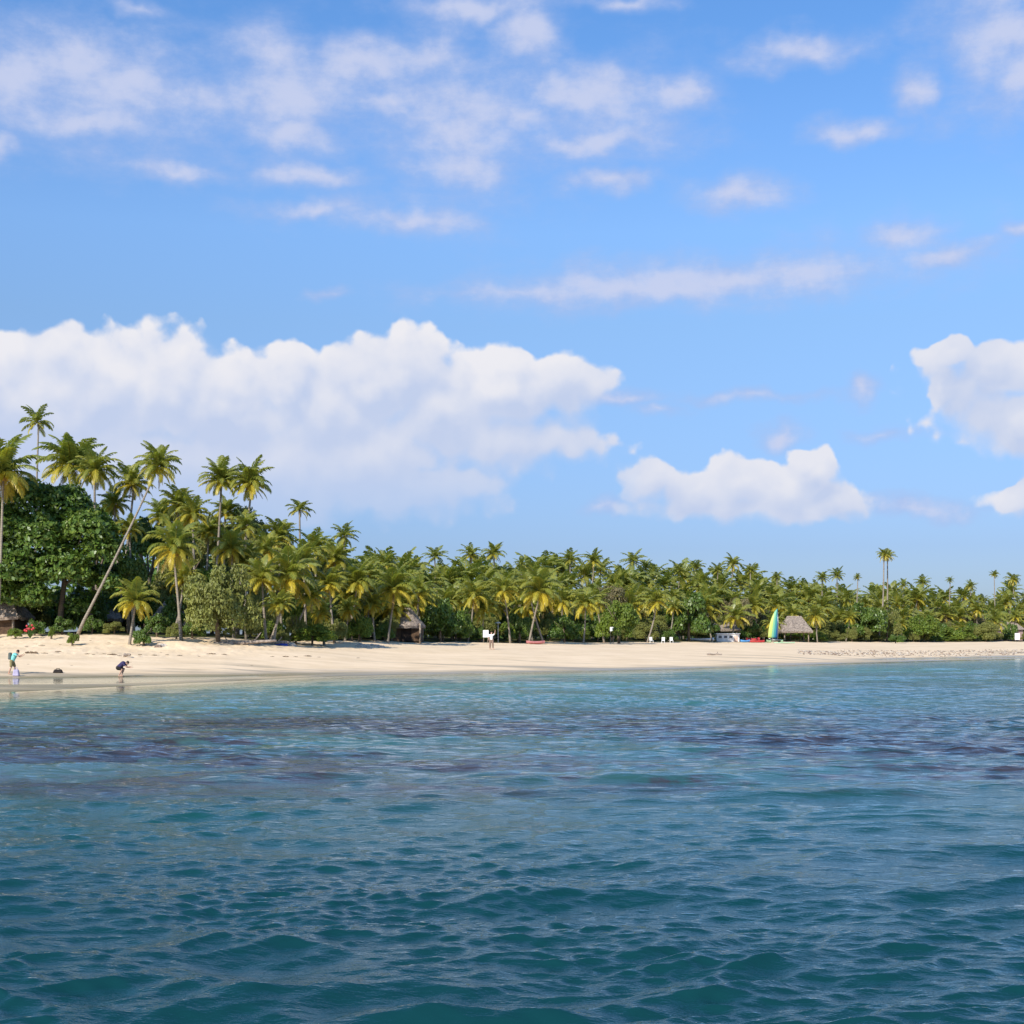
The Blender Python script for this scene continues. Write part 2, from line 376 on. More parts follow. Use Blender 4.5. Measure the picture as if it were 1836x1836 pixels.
def grid_mesh(name, X, Y, Z, mat, attrs=None, smooth=True):
    h, w = X.shape; co = np.stack([X, Y, Z], -1).reshape(-1, 3).astype(np.float32)
    idx = np.arange(h * w).reshape(h, w)
    q = np.stack([idx[:-1, :-1], idx[:-1, 1:], idx[1:, 1:], idx[1:, :-1]], -1).reshape(-1)
    me = bpy.data.meshes.new(name); me.vertices.add(h * w); me.vertices.foreach_set('co', co.reshape(-1))
    nf = (h - 1) * (w - 1); me.loops.add(nf * 4); me.loops.foreach_set('vertex_index', q.astype(np.int32))
    me.polygons.add(nf); me.polygons.foreach_set('loop_start', (np.arange(nf) * 4).astype(np.int32))
    me.polygons.foreach_set('loop_total', np.full(nf, 4, np.int32)) if bpy.app.version < (4, 1, 0) else None
    me.update(calc_edges=True)
    if smooth: me.polygons.foreach_set('use_smooth', np.ones(nf, bool))
    for k, v in (attrs or {}).items():
        a = me.attributes.new(k, 'FLOAT', 'POINT'); a.data.foreach_set('value', v.reshape(-1).astype(np.float32))
    me.materials.append(mat); me.validate(); return me

# sand ------------------------------------------------------------
M_SAND, N, o = newmat('beach_sand')
geo = N.new('ShaderNodeNewGeometry'); sp = N.new('ShaderNodeSeparateXYZ'); N.l.new(geo.outputs['Position'], sp.inputs[0])
P = geo.outputs['Position']; zz = sp.outputs[2]
at = N.new('ShaderNodeAttribute'); at.attribute_name = 'back'; back = at.outputs['Fac']
at2 = N.new('ShaderNodeAttribute'); at2.attribute_name = 'sea_side'
nb = N.noise(N.v('MULTIPLY', P, (0.035, 0.22, 0.0)), 1.0, 5, 0.6)
nm = N.noise(N.v('MULTIPLY', P, (0.25, 0.5, 0.5)), 1.0, 6, 0.65)
nf = N.noise(P, 7.0, 5, 0.7)
dry = N.mix(N.step(nm, 0.3, 0.7), (0.72, 0.545, 0.345), (0.86, 0.665, 0.445))
dry = N.mix(N.step(nf, 0.62, 0.80), dry, (0.42, 0.34, 0.25))
wetc = N.mix(N.step(nm, 0.35, 0.65), (0.43, 0.34, 0.215), (0.60, 0.47, 0.32))
wz_ = N.m('MULTIPLY_ADD', N.m('SUBTRACT', nb, 0.5), -1.5, zz)
wet = N.step(wz_, 0.0, 0.26, 1.0, 0.0)
col = N.mix(wet, dry, wetc)
band = N.m('MULTIPLY', N.step(nb, 0.54, 0.60), N.step(zz, 0.35, 0.12))      # ripply grey-brown stripes on the flat
band = N.m('MULTIPLY', N.step(nb, 0.55, 0.62), N.step(zz, 0.85, 0.4, 0.0, 0.7))
col = N.mix(band, col, (0.40, 0.32, 0.215))
film = N.step(zz, -0.02, 0.16, 1.0, 0.0)
col = N.mix(film, col, (0.34, 0.28, 0.165))
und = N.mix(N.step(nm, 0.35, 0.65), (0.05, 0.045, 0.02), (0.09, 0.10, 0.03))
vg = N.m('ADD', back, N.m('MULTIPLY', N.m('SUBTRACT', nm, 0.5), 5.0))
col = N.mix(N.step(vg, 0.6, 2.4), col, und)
p = N.new('ShaderNodeBsdfPrincipled'); N.put(p.inputs['Base Color'], col)
N.put(p.inputs['Roughness'], N.m('MULTIPLY_ADD', wet, -0.35, N.m('MULTIPLY_ADD', film, -0.35, 0.92)))
N.put(p.inputs['Specular IOR Level'], N.m('MULTIPLY_ADD', wet, 0.25, 0.1))
b = N.new('ShaderNodeBump'); b.inputs['Distance'].default_value = 0.12
N.put(b.inputs['Strength'], N.step(zz, 0.2, 1.2, 0.08, 0.6)); N.put(b.inputs['Height'], N.noise(P, 1.6, 6, 0.6)); N.l.new(b.outputs[0], p.inputs['Normal'])
N.l.new(p.outputs[0], o.inputs[0])

us = np.concatenate([np.linspace(-1.5, -0.45, 60, endpoint=False), np.linspace(-0.45, 0.45, 420, endpoint=False), np.linspace(0.45, 1.5, 60)])
ys = np.concatenate([np.linspace(6, 56, 40, endpoint=False), np.arange(56, 200, .5), np.arange(200, 350, 1.5), np.geomspace(350, 6000, 30)])
U, Yg = np.meshgrid(us, ys); Xg = U * Yg
Zg, Bg, Eg = terrain(Xg.ravel(), Yg.ravel()); Zg = Zg.reshape(Xg.shape)
# sand mounds and the little scarp along the vegetation line on the left
for (mx, my, r, h) in ((wx(310, 112), 114, 2.2, .42), (wx(250, 114), 116, 1.8, .2), (wx(660, 134), 137, 3.0, .14), (wx(420, 116), 119, 5, .16)):
    Zg += h * np.exp(-((Xg - mx) ** 2 + ((Yg - my) * 1.2) ** 2) / r ** 2)
rng = np.random.default_rng(5)
pk = np.zeros_like(Zg); msk = (Bg.reshape(Xg.shape) > -16) & (Bg.reshape(Xg.shape) < 3) & (Yg < 170)
pk[msk] = rng.random(msk.sum()) ** 3 * .12
Zg -= pk
tag(link('beach', grid_mesh('beach', Xg, Yg, Zg, M_SAND, {'back': Bg, 'sea_side': Eg.reshape(Xg.shape) - Yg})), kind='structure')

# sea ------------------------------------------------------------
M_SEA, N, o = newmat('sea_water')
geo = N.new('ShaderNodeNewGeometry'); P = geo.outputs['Position']
at = N.new('ShaderNodeAttribute'); at.attribute_name = 'depth'; dep = at.outputs['Fac']
sp = N.new('ShaderNodeSeparateXYZ'); N.l.new(P, sp.inputs[0]); py_ = sp.outputs[1]
flatP = N.v('MULTIPLY', P, (1, 1, 0))
n1 = N.noise(N.v('MULTIPLY', P, (0.09, 0.16, 0)), 1.0, 6, 0.62)      # reef patches on the bottom
n2 = N.noise(N.v('MULTIPLY', P, (0.035, 0.05, 0)), 1.0, 4, 0.5)
n3 = N.noise(N.v('MULTIPLY', P, (0.7, 1.1, 0)), 1.0, 5, 0.65)
body = N.ramp(N.m('DIVIDE', dep, 4.0), [(0.0, (0.33, 0.29, 0.18)), (0.05, (0.23, 0.27, 0.21)), (0.14, (0.115, 0.20, 0.18)), (0.25, (0.045, 0.110, 0.105)), (0.42, (0.009, 0.070, 0.066)), (0.9, (0.004, 0.040, 0.044))])
body = N.mix(N.m('MULTIPLY', N.step(n2, 0.42, 0.62), 0.55), body, N.mix(1.0, body, (0.6, 1.25, 1.12), 'MULTIPLY'))
zone = N.m('MULTIPLY', N.step(py_, 21, 27), N.step(py_, 60, 38))
reef = N.m('MINIMUM', 1.0, N.m('MULTIPLY', zone, N.m('MULTIPLY_ADD', N.step(n2, 0.66, 0.44), 0.55, N.step(N.m('MULTIPLY_ADD', n3, 0.75, n1), 0.80, 0.98))))
body = N.mix(N.m('MULTIPLY', reef, 0.93), body, N.mix(N.step(n3, 0.4, 0.62), (0.016, 0.013, 0.018), (0.050, 0.034, 0.034)))
b1 = N.new('ShaderNodeBump'); b1.inputs['Distance'].default_value = 0.034; b1.inputs['Strength'].default_value = 1.0
r1 = N.noise(N.v('MULTIPLY', P, (1.8, 4.2, 0)), 1.0, 5, 0.66)
N.put(b1.inputs['Height'], N.m('MULTIPLY', r1, N.step(dep, 0.0, 0.35, 0.02, 1.0)))
r2 = N.noise(N.v('MULTIPLY', P, (0.45, 1.1, 0)), 1.0, 3, 0.6)
b2 = N.new('ShaderNodeBump'); b2.inputs['Distance'].default_value = 0.34; b2.inputs['Strength'].default_value = 1.0
N.put(b2.inputs['Height'], N.m('MULTIPLY', r2, N.m('MULTIPLY', N.step(dep, 0.05, 0.6, 0.0, 1.0), N.step(py_, 16, 45)))); N.l.new(b1.outputs[0], b2.inputs['Normal'])
nrm = b2.outputs[0]
dif = N.new('ShaderNodeBsdfDiffuse'); N.put(dif.inputs[0], body)
tr = N.new('ShaderNodeBsdfTransparent'); tr.inputs[0].default_value = (0.86, 0.95, 0.92, 1)
mx = N.new('ShaderNodeMixShader'); N.put(mx.inputs[0], N.step(dep, 0.01, 0.30, 0.12, 1.0)); N.l.new(tr.outputs[0], mx.inputs[1]); N.l.new(dif.outputs[0], mx.inputs[2])
gl = N.new('ShaderNodeBsdfGlossy'); gl.inputs[0].default_value = (0.94, 1.0, 1.0, 1); gl.inputs['Roughness'].default_value = 0.06; N.l.new(nrm, gl.inputs['Normal'])
fr = N.new('ShaderNodeFresnel'); fr.inputs[0].default_value = 1.333; N.l.new(nrm, fr.inputs['Normal'])
mx2 = N.new('ShaderNodeMixShader'); N.put(mx2.inputs[0], fr.outputs[0]); N.l.new(mx.outputs[0], mx2.inputs[1]); N.l.new(gl.outputs[0], mx2.inputs[2])
N.l.new(mx2.outputs[0], o.inputs[0])

us = np.concatenate([np.linspace(-1.4, -0.5, 60, endpoint=False), np.linspace(-0.5, 0.5, 820, endpoint=False), np.linspace(0.5, 1.4, 60)])
yl = [4.0]
while yl[-1] < 420:
    Y0 = yl[-1]; yl.append(Y0 + max(.022, min(Y0 * Y0 / 5600, .11 + max(0, Y0 - 60) * .012)))
ys = np.array(yl); U, Yw = np.meshgrid(us, ys); Xw = U * Yw
tz, _, edge_ = terrain(Xw.ravel(), Yw.ravel()); depth = np.maximum(-tz, 0).reshape(Xw.shape); openw = np.clip((edge_.reshape(Xw.shape) - Yw) / 25, 0, 1)
dy = np.gradient(ys)[:, None] * np.ones_like(Xw); dx = np.gradient(us)[None, :] * Yw; cell = np.maximum(dy, dx)
rng = np.random.default_rng(11)
NW = 190; lam = np.exp(rng.uniform(np.log(.17), np.log(6.0), NW)); lam.sort()
main = R(100)                          # travelling towards the shore, slightly sideways
ang = main + rng.normal(0, 1, NW) * np.interp(lam, [.2, 6], [R(32), R(17)])
steep = np.interp(np.log(lam), [np.log(.16), np.log(.6), np.log(2.5), np.log(6.5)], [1.15, 1.15, .60, .20]) * rng.uniform(.5, 1.4, NW)
steep *= .265 / math.sqrt((steep ** 2).sum() / 2)
shallow = np.clip(depth / .5, 0, 1) ** 1.3 * (.72 + .28 * np.clip((48 - Yw) / 26, 0, 1) ** .8) * (0.25 + .75 * openw)
patch = .78 + .28 * np.sin(Xw * .12 + 1.7 * np.sin(Yw * .1)) * np.sin(Yw * .16 + .9 * np.sin(Xw * .07) + 1)
Wx = Xw + .30 * np.sin(.42 * Xw + .9 * np.sin(.31 * Yw) + 1) + .05 * np.sin(1.3 * Xw - .8 * Yw) + .9 * np.sin(.13 * Xw + .1 * Yw)
Wy = Yw + .22 * np.sin(.38 * Yw + 1.2 * np.sin(.27 * Xw) + 2) + .03 * np.sin(1.1 * Yw + 1.2 * Xw) + .8 * np.sin(.11 * Yw - .16 * Xw)
def gust(k_, sx, sy, o_): return np.clip(1 + k_ * (np.sin(Xw * sx + 2.1 * np.sin(Yw * sy * .8 + o_)) * .6 + np.sin(Yw * sy + 1.7 * np.sin(Xw * sx * 1.3 - o_)) * .6 + np.sin(Xw * sx * 2.3 + Yw * sy * 1.9 + o_) * .4), .15, 2.2).astype(np.float32)
GU = [gust(.36, .55, .62, 0.4), gust(.40, .31, .36, 1.9), gust(.35, .15, .2, 3.1)]
Z = np.zeros_like(Xw, dtype=np.float32); DX = np.zeros_like(Z); DY = np.zeros_like(Z)
for l, a, s in zip(lam, ang, steep):
    k = 2 * math.pi / l; amp = s / k; kx, ky = math.cos(a), math.sin(a)
    fade = np.clip((l / cell - 2.2) / 3, 0, 1).astype(np.float32)
    if fade.max() <= 0: continue
    ph = (k * (kx * Wx + ky * Wy) + rng.uniform(0, 6.28)).astype(np.float32); fade = fade * GU[0 if l < .5 else 1 if l < 1.6 else 2]
    c = np.cos(ph); sn = np.sin(ph)
    Z += amp * fade * c; DX -= amp * .8 * fade * kx * sn; DY -= amp * .8 * fade * ky * sn
A = (shallow * patch).astype(np.float32)
Zs = Z * A; Xs = Xw + DX * A; Ys_ = Yw + DY * A
tag(link('sea', grid_mesh('sea', Xs, Ys_, Zs, M_SEA, {'depth': depth})), kind='structure')
xo, yo = np.meshgrid(np.linspace(-4000, 4000, 41), np.linspace(-4000, 300, 31))
dpo = np.full(xo.shape, 3.6)
tag(link('open_water', grid_mesh('open_water', xo, yo, np.full(xo.shape, -.55), M_SEA, {'depth': dpo})), kind='structure')

# ------------------------------------------------------------------ palms
def frond(mb, rng, e0, az, L, droop, tint, pairs=24, hang=0.6, wide=1.0):
    """one pinnate frond: curved rachis, drooping leaflets on both sides"""
    n = 12; pts = []; p = Vector((0, 0, 0)); ca, sa = math.cos(az), math.sin(az)
    side = Vector((-sa, ca, 0)); curl = rng.uniform(-.18, .18)
    dirs = []
    for i in range(n + 1):
        t = i / n; e = e0 - droop * t ** 1.35
        a2 = az + curl * t
        d = Vector((math.cos(a2) * math.cos(e), math.sin(a2) * math.cos(e), math.sin(e)))
        pts.append(p.copy()); dirs.append(d); p = p + d * (L / n)
    # rachis strip (visible midrib), triangular tube
    for i in range(n):
        w0 = .020 * L * (1 - i / n) + .004; w1 = .020 * L * (1 - (i + 1) / n) + .004
        u0 = side * w0; u1 = side * w1; dn = Vector((0, 0, -1))
        a, b, c, d = pts[i] - u0, pts[i] + u0, pts[i + 1] + u1, pts[i + 1] - u1
        mb.add([a, b, c, d, pts[i] + dn * w0 * 1.2, pts[i + 1] + dn * w1 * 1.2], [(0, 1, 2, 3), (0, 3, 5, 4), (1, 4, 5, 2)], min(2, tint + .35))
    for s in (-1, 1):
        for j in range(pairs):
            t = .10 + .90 * (j + rng.random() * .6) / pairs
            fi = t * n; i = min(int(fi), n - 1); q = pts[i].lerp(pts[i + 1], fi - i); d = dirs[i]
            prof = math.sin(math.pi * min(1, (t * .86 + .12))) ** .7
            ll = L * .27 * prof * rng.uniform(.8, 1.1)
            upv = d.cross(side).normalized() * -1
            if upv.z < 0: upv = -upv
            out_ = (side * s * .95 + d * (.55 + .5 * t)).normalized()
            h = hang * rng.uniform(.6, 1.3)
            v1 = (out_ + Vector((0, 0, .12 - h * .5))).normalized(); v2 = (out_ + Vector((0, 0, -h * 1.9))).normalized()
            m1 = q + v1 * ll * .55; m2 = m1 + v2 * ll * .5
            w = d * (.024 * L * wide)
            tt = tint + rng.uniform(-.12, .15)
            mb.add([q - w * .6, q + w * .6, m1 + w, m1 - w, m2 + w * .25], [(0, 1, 2, 3), (3, 2, 4)], max(0, min(2, tt)))
def crown_mesh(name, seed, nf=24, yellow=.3, droopy=1.0, pairs=24, wide=1.0, old=0, sparse=False, lean=0):
    rng = random.Random(seed); mb = MB()
    for i in range(nf):
        t = (i + .5) / nf                         # 0 young upright .. 1 old hanging
        az = i * 2.39996 + rng.uniform(-.25, .25)
        e0 = R(84) * (1 - t) ** .8 + R(-28) * t + rng.uniform(-.12, .12)
        L = (.80 + .25 * math.sin(math.pi * min(1, t + .2))) * rng.uniform(.85, 1.1)
        dr = (1.0 + .75 * rng.random()) * droopy * (.65 + .5 * math.sin(math.pi * t))
        tint = max(0, (t - .55) * 2.2) * yellow * rng.uniform(.5, 1.6) + rng.uniform(0, .16) * yellow
        frond(mb, rng, e0, az, L, dr, min(tint, 1.15), pairs, hang=.35 + .45 * t, wide=wide)
    for i in range(old):
        frond(mb, rng, R(-50) + rng.uniform(-.2, .2), rng.uniform(0, 6.28), .75 * rng.uniform(.7, 1), .6, rng.uniform(1.2, 1.9), pairs // 2, hang=1.0, wide=wide)
    me = mb.mesh(name, M_PALM, tint=True); return me
CR = {
 'green': [crown_mesh('palm_crown_green', s, 33, .85, 1.12, 26, old=2) for s in (1, 2, 3)],
 'yellow': [crown_mesh('palm_crown_yellow', s, 29, 1.4, 1.15, 26, old=3) for s in (11, 12, 13)],
 'small': [crown_mesh('palm_crown_small', s, 17, .7, 1.1, 20, 1.25) for s in (21, 22)],
 'far': [crown_mesh('palm_crown_far', s, 25, .7, 1.05, 13, 1.7, old=2) for s in (31, 32, 33, 34)],
 'farg': [crown_mesh('palm_crown_far_green', s, 23, .3, .95, 13, 1.7) for s in (41, 42, 43)],
 'fary': [crown_mesh('palm_crown_far_yellow', s, 23, 1.2, 1.2, 13, 1.7, old=3) for s in (51, 52)],
}
def nuts_mesh():
    mb = MB(); rng = random.Random(3)
    for k in range(12):
        a = rng.uniform(0, 6.28); mb.ball((math.cos(a) * .28 * rng.uniform(.6, 1.2), math.sin(a) * .28, -.12 - rng.random() * .35), (.13, .13, .16), 7, 5)
    return mb.mesh('coconuts', simple('coconut_orange', (0.34, 0.20, 0.05), .6, .3), smooth=True)
NUTS = nuts_mesh()
PN = [0]
def trunk_mesh(top, r, bend, rng):
    """curved tapering palm trunk from the origin to 'top'; lower part leans more than the upper part"""
    mb = MB(); pts = []; rad = []; n = 12; H = top.z
    sgn = rng.uniform(-1, 1)
    for i in range(n + 1):
        t = i / n; k = t * (1 - bend) + bend * (1 - (1 - t) ** 2)
        p = Vector((top.x * k + math.sin(t * math.pi * 1.3) * .012 * H * sgn, top.y * k, H * t - (.25 if i == 0 else 0)))
        pts.append(p); rad.append(r * (1.0 - .45 * t + .7 * max(0, .1 - t) * 8 * .5) * rng.uniform(.95, 1.05))
    mb.tube(pts, rad, 8); return mb.mesh('trunk', M_BARK, smooth=True)
def palm(px, py, rpx, Y, kind='green', base=None, label='', group=None, bend=.35, nuts=False, dy=0.0, thin=1.0):
    PN[0] += 1; rng = random.Random(PN[0] * 7 + 1)
    base = px + rng.uniform(-.5, .5) * rpx if base is None else base
    bx = wx(base, Y); g = gz(bx, Y); root = empty('palm_tree', (bx, Y, g))
    top = Vector((wx(px, Y + dy) - bx, dy, wz(py, Y + dy) - g))
    if top.z < 1: top.z = 1
    rr = (.11 + .0036 * top.z) * thin
    link('trunk', trunk_mesh(top, rr, bend, rng), root)
    cm = CR[kind][rng.randrange(len(CR[kind]))]
    c = link('crown', cm, root, top); s = rpx * Y / F * 1.02
    c.scale = (s, s, s * rng.uniform(.95, 1.12))
    c.rotation_euler = (rng.uniform(-.12, .12), rng.uniform(-.1, .1) + math.atan2(top.x, top.z) * .5, rng.uniform(0, 6.28))
    if nuts: link('coconut_bunch', NUTS, root, top)
    tag(root, label, 'palm tree', group)
    return root

# individually recognisable palms (left headland first)
G1 = 'tall coconut palms on the left headland'
palm(67, 758, 39, 150, 'small', 64, 'tallest thin palm with small sparse crown standing alone against the cloud at far left', G1, thin=.8)
palm(125, 835, 76, 132, 'green', 145, 'big full crowned palm rising above the dark round tree at left', G1, nuts=True)
palm(172, 845, 56, 128, 'yellow', 160, 'palm with orange yellow lower fronds just right of the big full crowned palm', G1, nuts=True)
palm(6, 850, 84, 119, 'yellow', -6, 'palm cut by the left picture edge with long hanging yellow frond', G1, nuts=True)
palm(282, 838, 52, 120, 'green', 137, 'long strongly leaning pale trunked palm rising from the sand edge across the dark tree', G1, bend=.12, nuts=True, thin=.8)
palm(238, 868, 50, 134, 'yellow', 214, 'shorter palm with brownish yellow fronds beside the top of the leaning palm', G1)
palm(397, 862, 52, 142, 'green', 380, 'left one of the twin tall palms standing against the cloud', G1, nuts=True)
palm(449, 868, 52, 140, 'green', 424, 'right one of the twin tall palms with a long pale leaning trunk', G1, nuts=True)
palm(537, 915, 31, 152, 'small', 541, 'lone slim palm with small crown right of the twin palms', G1)
palm(617, 962, 34, 158, 'small', 616, 'small crowned palm at the right end of the tall left headland grove', G1)
G2 = 'palms in front of the left headland grove'
palm(312, 985, 66, 118, 'yellow', 325, 'drooping yellow green palm right of the leaning trunk in front of dark trees', G2, nuts=True)
palm(243, 1080, 52, 113, 'yellow', 232, 'low young palm with arching yellow fronds at the top of the sand', G2, bend=.2)
palm(232, 950, 36, 126, 'yellow', 240, 'small palm with bright orange dead fronds behind the leaning trunk', G2)
palm(345, 925, 44, 132, 'yellow', 355, 'palm with rusty brown skirt left of the olive tree', G2)
palm(320, 905, 44, 140, 'green', 318, 'dark green palm peeping between the leaning palm and the twin palms', G2)
palm(415, 985, 50, 128, 'yellow', 420, 'palm with flat spreading fronds above the olive bush', G2)
palm(470, 1040, 52, 122, 'yellow', 478, 'palm with bright yellow arched fronds right of the olive bush', G2)
palm(520, 1035, 70, 124, 'yellow', 484, 'large yellowing palm with trunk leaning right near the driftwood', G2, nuts=True)
palm(556, 1070, 42, 127, 'yellow', 516, 'short palm with slanting pale trunk above the bright green creeper', G2, bend=.1)
palm(500, 965, 48, 140, 'green', 505, 'green palm under the lone slim palm', G2)
palm(565, 985, 46, 140, 'far', 570, 'green palm below and right of the lone slim palm', G2)
palm(590, 1050, 48, 134, 'yellow', 600, 'yellow green palm left of the white stones on the sand', G2)
palm(440, 945, 40, 138, 'far', 445, 'olive green palm crown at the foot of the twin tall palms', G2)
palm(640, 1045, 50, 142, 'green', 625, 'palm with full round crown behind the white stones on the sand', G2)
for (px, py, r, Y, k, lab) in ((290, 930, 44, 150, 'green', 'green crown touching the right side of the leaning palm'), (375, 955, 40, 146, 'green', 'green crown under the left twin palm'),
    (330, 1040, 44, 126, 'yellow', 'yellow green crown low behind the drooping palm'), (440, 1010, 42, 130, 'green', 'crown just above the left part of the large yellowing palm'),
    (480, 990, 44, 134, 'yellow', 'light yellow green crown in the heart of the headland grove'), (545, 1010, 46, 133, 'green', 'upright fronded crown over the large yellowing palm'),
    (600, 1005, 42, 146, 'green', 'upright fronded crown below the small crowned palm'), (575, 1100, 34, 130, 'yellow', 'low yellow crown over the creeper mound'), (625, 1095, 32, 140, 'yellow', 'low yellow crown left of the full round crown'),
    (405, 920, 36, 146, 'green', 'short crown between and below the twin palms'), (205, 905, 40, 138, 'yellow', 'rusty crown behind the dark tree left of the leaning palm'), (660, 1030, 40, 156, 'far', 'skyline crown at the step where the headland meets the middle grove'),
    (690, 1015, 34, 172, 'far', 'skyline crown left of the palm above the cone roofed hut'), (500, 1085, 36, 121, 'yellow', 'small yellow crown above the driftwood')):
    palm(px, py, r, Y, k, None, lab, G2)
G3 = 'palms along the edge of the middle beach'
palm(707, 1058, 58, 146, 'green', 695, 'full arching palm in front of the cone roofed hut', G3)
palm(668, 1085, 34, 145, 'yellow', 672, 'small yellowish palm left of the cone roofed hut', G3)
palm(752, 1065, 44, 156, 'far', 738, 'palm leaning over the cone roofed hut from its right', G3)
palm(850, 1070, 46, 168, 'fary', 838, 'yellow drooping palm left of the white notice board', G3)
palm(905, 1060, 44, 172, 'fary', 915, 'yellow green palm right above the white notice board', G3)
palm(968, 1062, 56, 172, 'yellow', 948, 'bright yellow palm on crossing slanting trunk above the faded red canoe', G3, bend=.1)
palm(945, 1050, 40, 178, 'farg', 975, 'green palm crossing behind the bright yellow palm above the red canoe', G3, bend=.1)
palm(1050, 1085, 46, 182, 'fary', 1046, 'dull yellow palm with hanging fronds left of the bright green bush', G3)
palm(1178, 1078, 38, 205, 'far', 1160, 'palm with dark gap under it right of the bright green bush', G3)
palm(1290, 1096, 30, 246, 'far', 1297, 'low palm behind the white beach kiosk', G3)
palm(1462, 1105, 32, 258, 'fary', 1466, 'yellow green palm right of the open thatched shelter', G3)
G4 = 'skyline palms of the far grove'
palm(1586, 996, 18, 300, 'fary', 1577, 'left of two crossing tall palms standing high above the far grove', G4, thin=1.2)
palm(1592, 998, 18, 304, 'fary', 1588, 'right of two crossing tall palms standing high above the far grove', G4, thin=1.2)
palm(1783, 1031, 11, 345, 'far', 1784, 'thin isolated palm sticking up near the right picture edge', G4)
palm(1703, 1041, 10, 330, 'farg', 1703, 'small isolated dark palm between the crossing tall palms and the right edge', G4)
palm(1537, 1036, 10, 290, 'far', 1538, 'tiny skyline palm just left of the two crossing tall palms', G4)
for (px, py, r, k, lab) in ((780, 998, 26, 'farg', 'dark spiky skyline palm above the dark bush in the left middle'),
    (725, 1012, 22, 'farg', 'skyline palm above the cone roofed hut'), (845, 996, 26, 'far', 'left of the pair of skyline palms above the notice board'),
    (885, 994, 28, 'far', 'right of the pair of skyline palms above the notice board'), (935, 1012, 18, 'farg', 'small skyline palm above the crossing trunks'),
    (1022, 1004, 24, 'farg', 'dark skyline palm standing out in the centre of the grove'), (1064, 1006, 26, 'far', 'bushy skyline palm right of the dark central palm'),
    (1135, 1008, 28, 'farg', 'tall skyline palm above the bright green bush'), (1158, 1018, 18, 'farg', 'smaller skyline palm touching the one above the bright green bush'),
    (1218, 1024, 20, 'farg', 'skyline palm above the dark round tree of the middle grove'), (1249, 1018, 20, 'farg', 'pointed skyline palm left of the kiosk'),
    (1287, 1024, 20, 'farg', 'skyline palm above the white beach kiosk'), (1314, 1013, 24, 'fary', 'yellowish skyline palm standing highest between kiosk and sail'),
    (1346, 1024, 18, 'farg', 'skyline palm left above the striped sail'), (1393, 1035, 14, 'farg', 'small dark skyline palm right above the striped sail'),
    (1474, 1037, 18, 'farg', 'skyline palm above the palm beside the shelter'), (1501, 1033, 20, 'farg', 'dark skyline palm halfway from shelter to crossing palms'),
    (1620, 1050, 14, 'farg', 'skyline palm right next to the crossing palms'), (1655, 1046, 18, 'farg', 'dark pointed skyline palm right of the crossing palms'),
    (1740, 1052, 14, 'far', 'rounded skyline palm left of the thin isolated palm'), (1816, 1040, 18, 'fary', 'brownish skyline palm at the right picture edge')):
    palm(px, py, r, veg(px) + 34, k, None, lab, G4)

# the unnumbered palms that fill the grove
SKX = [560, 640, 720, 800, 900, 1000, 1100, 1200, 1300, 1400, 1500, 1600, 1700, 1836, 2050]
SKYY = [985, 1012, 1022, 1024, 1022, 1024, 1028, 1036, 1040, 1055, 1060, 1063, 1066, 1066, 1070]
REG = [(640, 'left part of the middle grove', 'left of the cone roofed hut'),
       (800, 'grove round the cone roofed hut', 'behind the cone roofed hut'),
       (930, 'grove behind the notice board', 'behind the white notice board'),
       (1120, 'grove behind the faded red canoe', 'behind the faded red canoe'),
       (1260, 'grove behind the dark round tree', 'round the dark round tree'),
       (1400, 'grove behind kiosk and sail', 'behind kiosk and striped sail'),
       (1560, 'grove behind the open thatched shelter', 'behind the open thatched shelter'),
       (1690, 'grove behind the big dark beach bush', 'behind the low black green bush'),
       (2600, 'grove at the right end of the beach', 'at the right end of the beach')]
rg = random.Random(77)
def region(px):
    for lim, g, t in REG:
        if px < lim: return g, t
for row, (dY, drop, rs, step_, adj) in enumerate(((46, 12, 4.2, 34, 'tall back row'), (30, 29, 4.3, 36, 'middle height'), (16, 52, 4.2, 40, 'low front'), (5, 66, 3.6, 62, 'short foremost'))):
    px = 590 + row * 13
    while px < 1905:
        Y = veg(px) + dY + rg.uniform(-4, 4)
        sc = min(1, 190 / Y)                       # drop in photo pixels shrinks with distance
        py = float(np.interp(px, SKX, SKYY)) + drop * (.55 + .45 * sc) + rg.uniform(-13, 9)
        r = rs * rg.uniform(.62, 1.25) * F / Y * .88
        kind = rg.choice(['far', 'farg', 'far'] if row < 2 else ['far', 'fary', 'far', 'yellow' if px < 1000 else 'fary'])
        g, t = region(px)
        palm(px, py, r, Y, kind, None, f'{adj} coconut palm {t}', f'{adj} palms of the {g}')
        px += step_ * rg.uniform(.7, 1.3) * (1.0 if px < 1300 else .82)

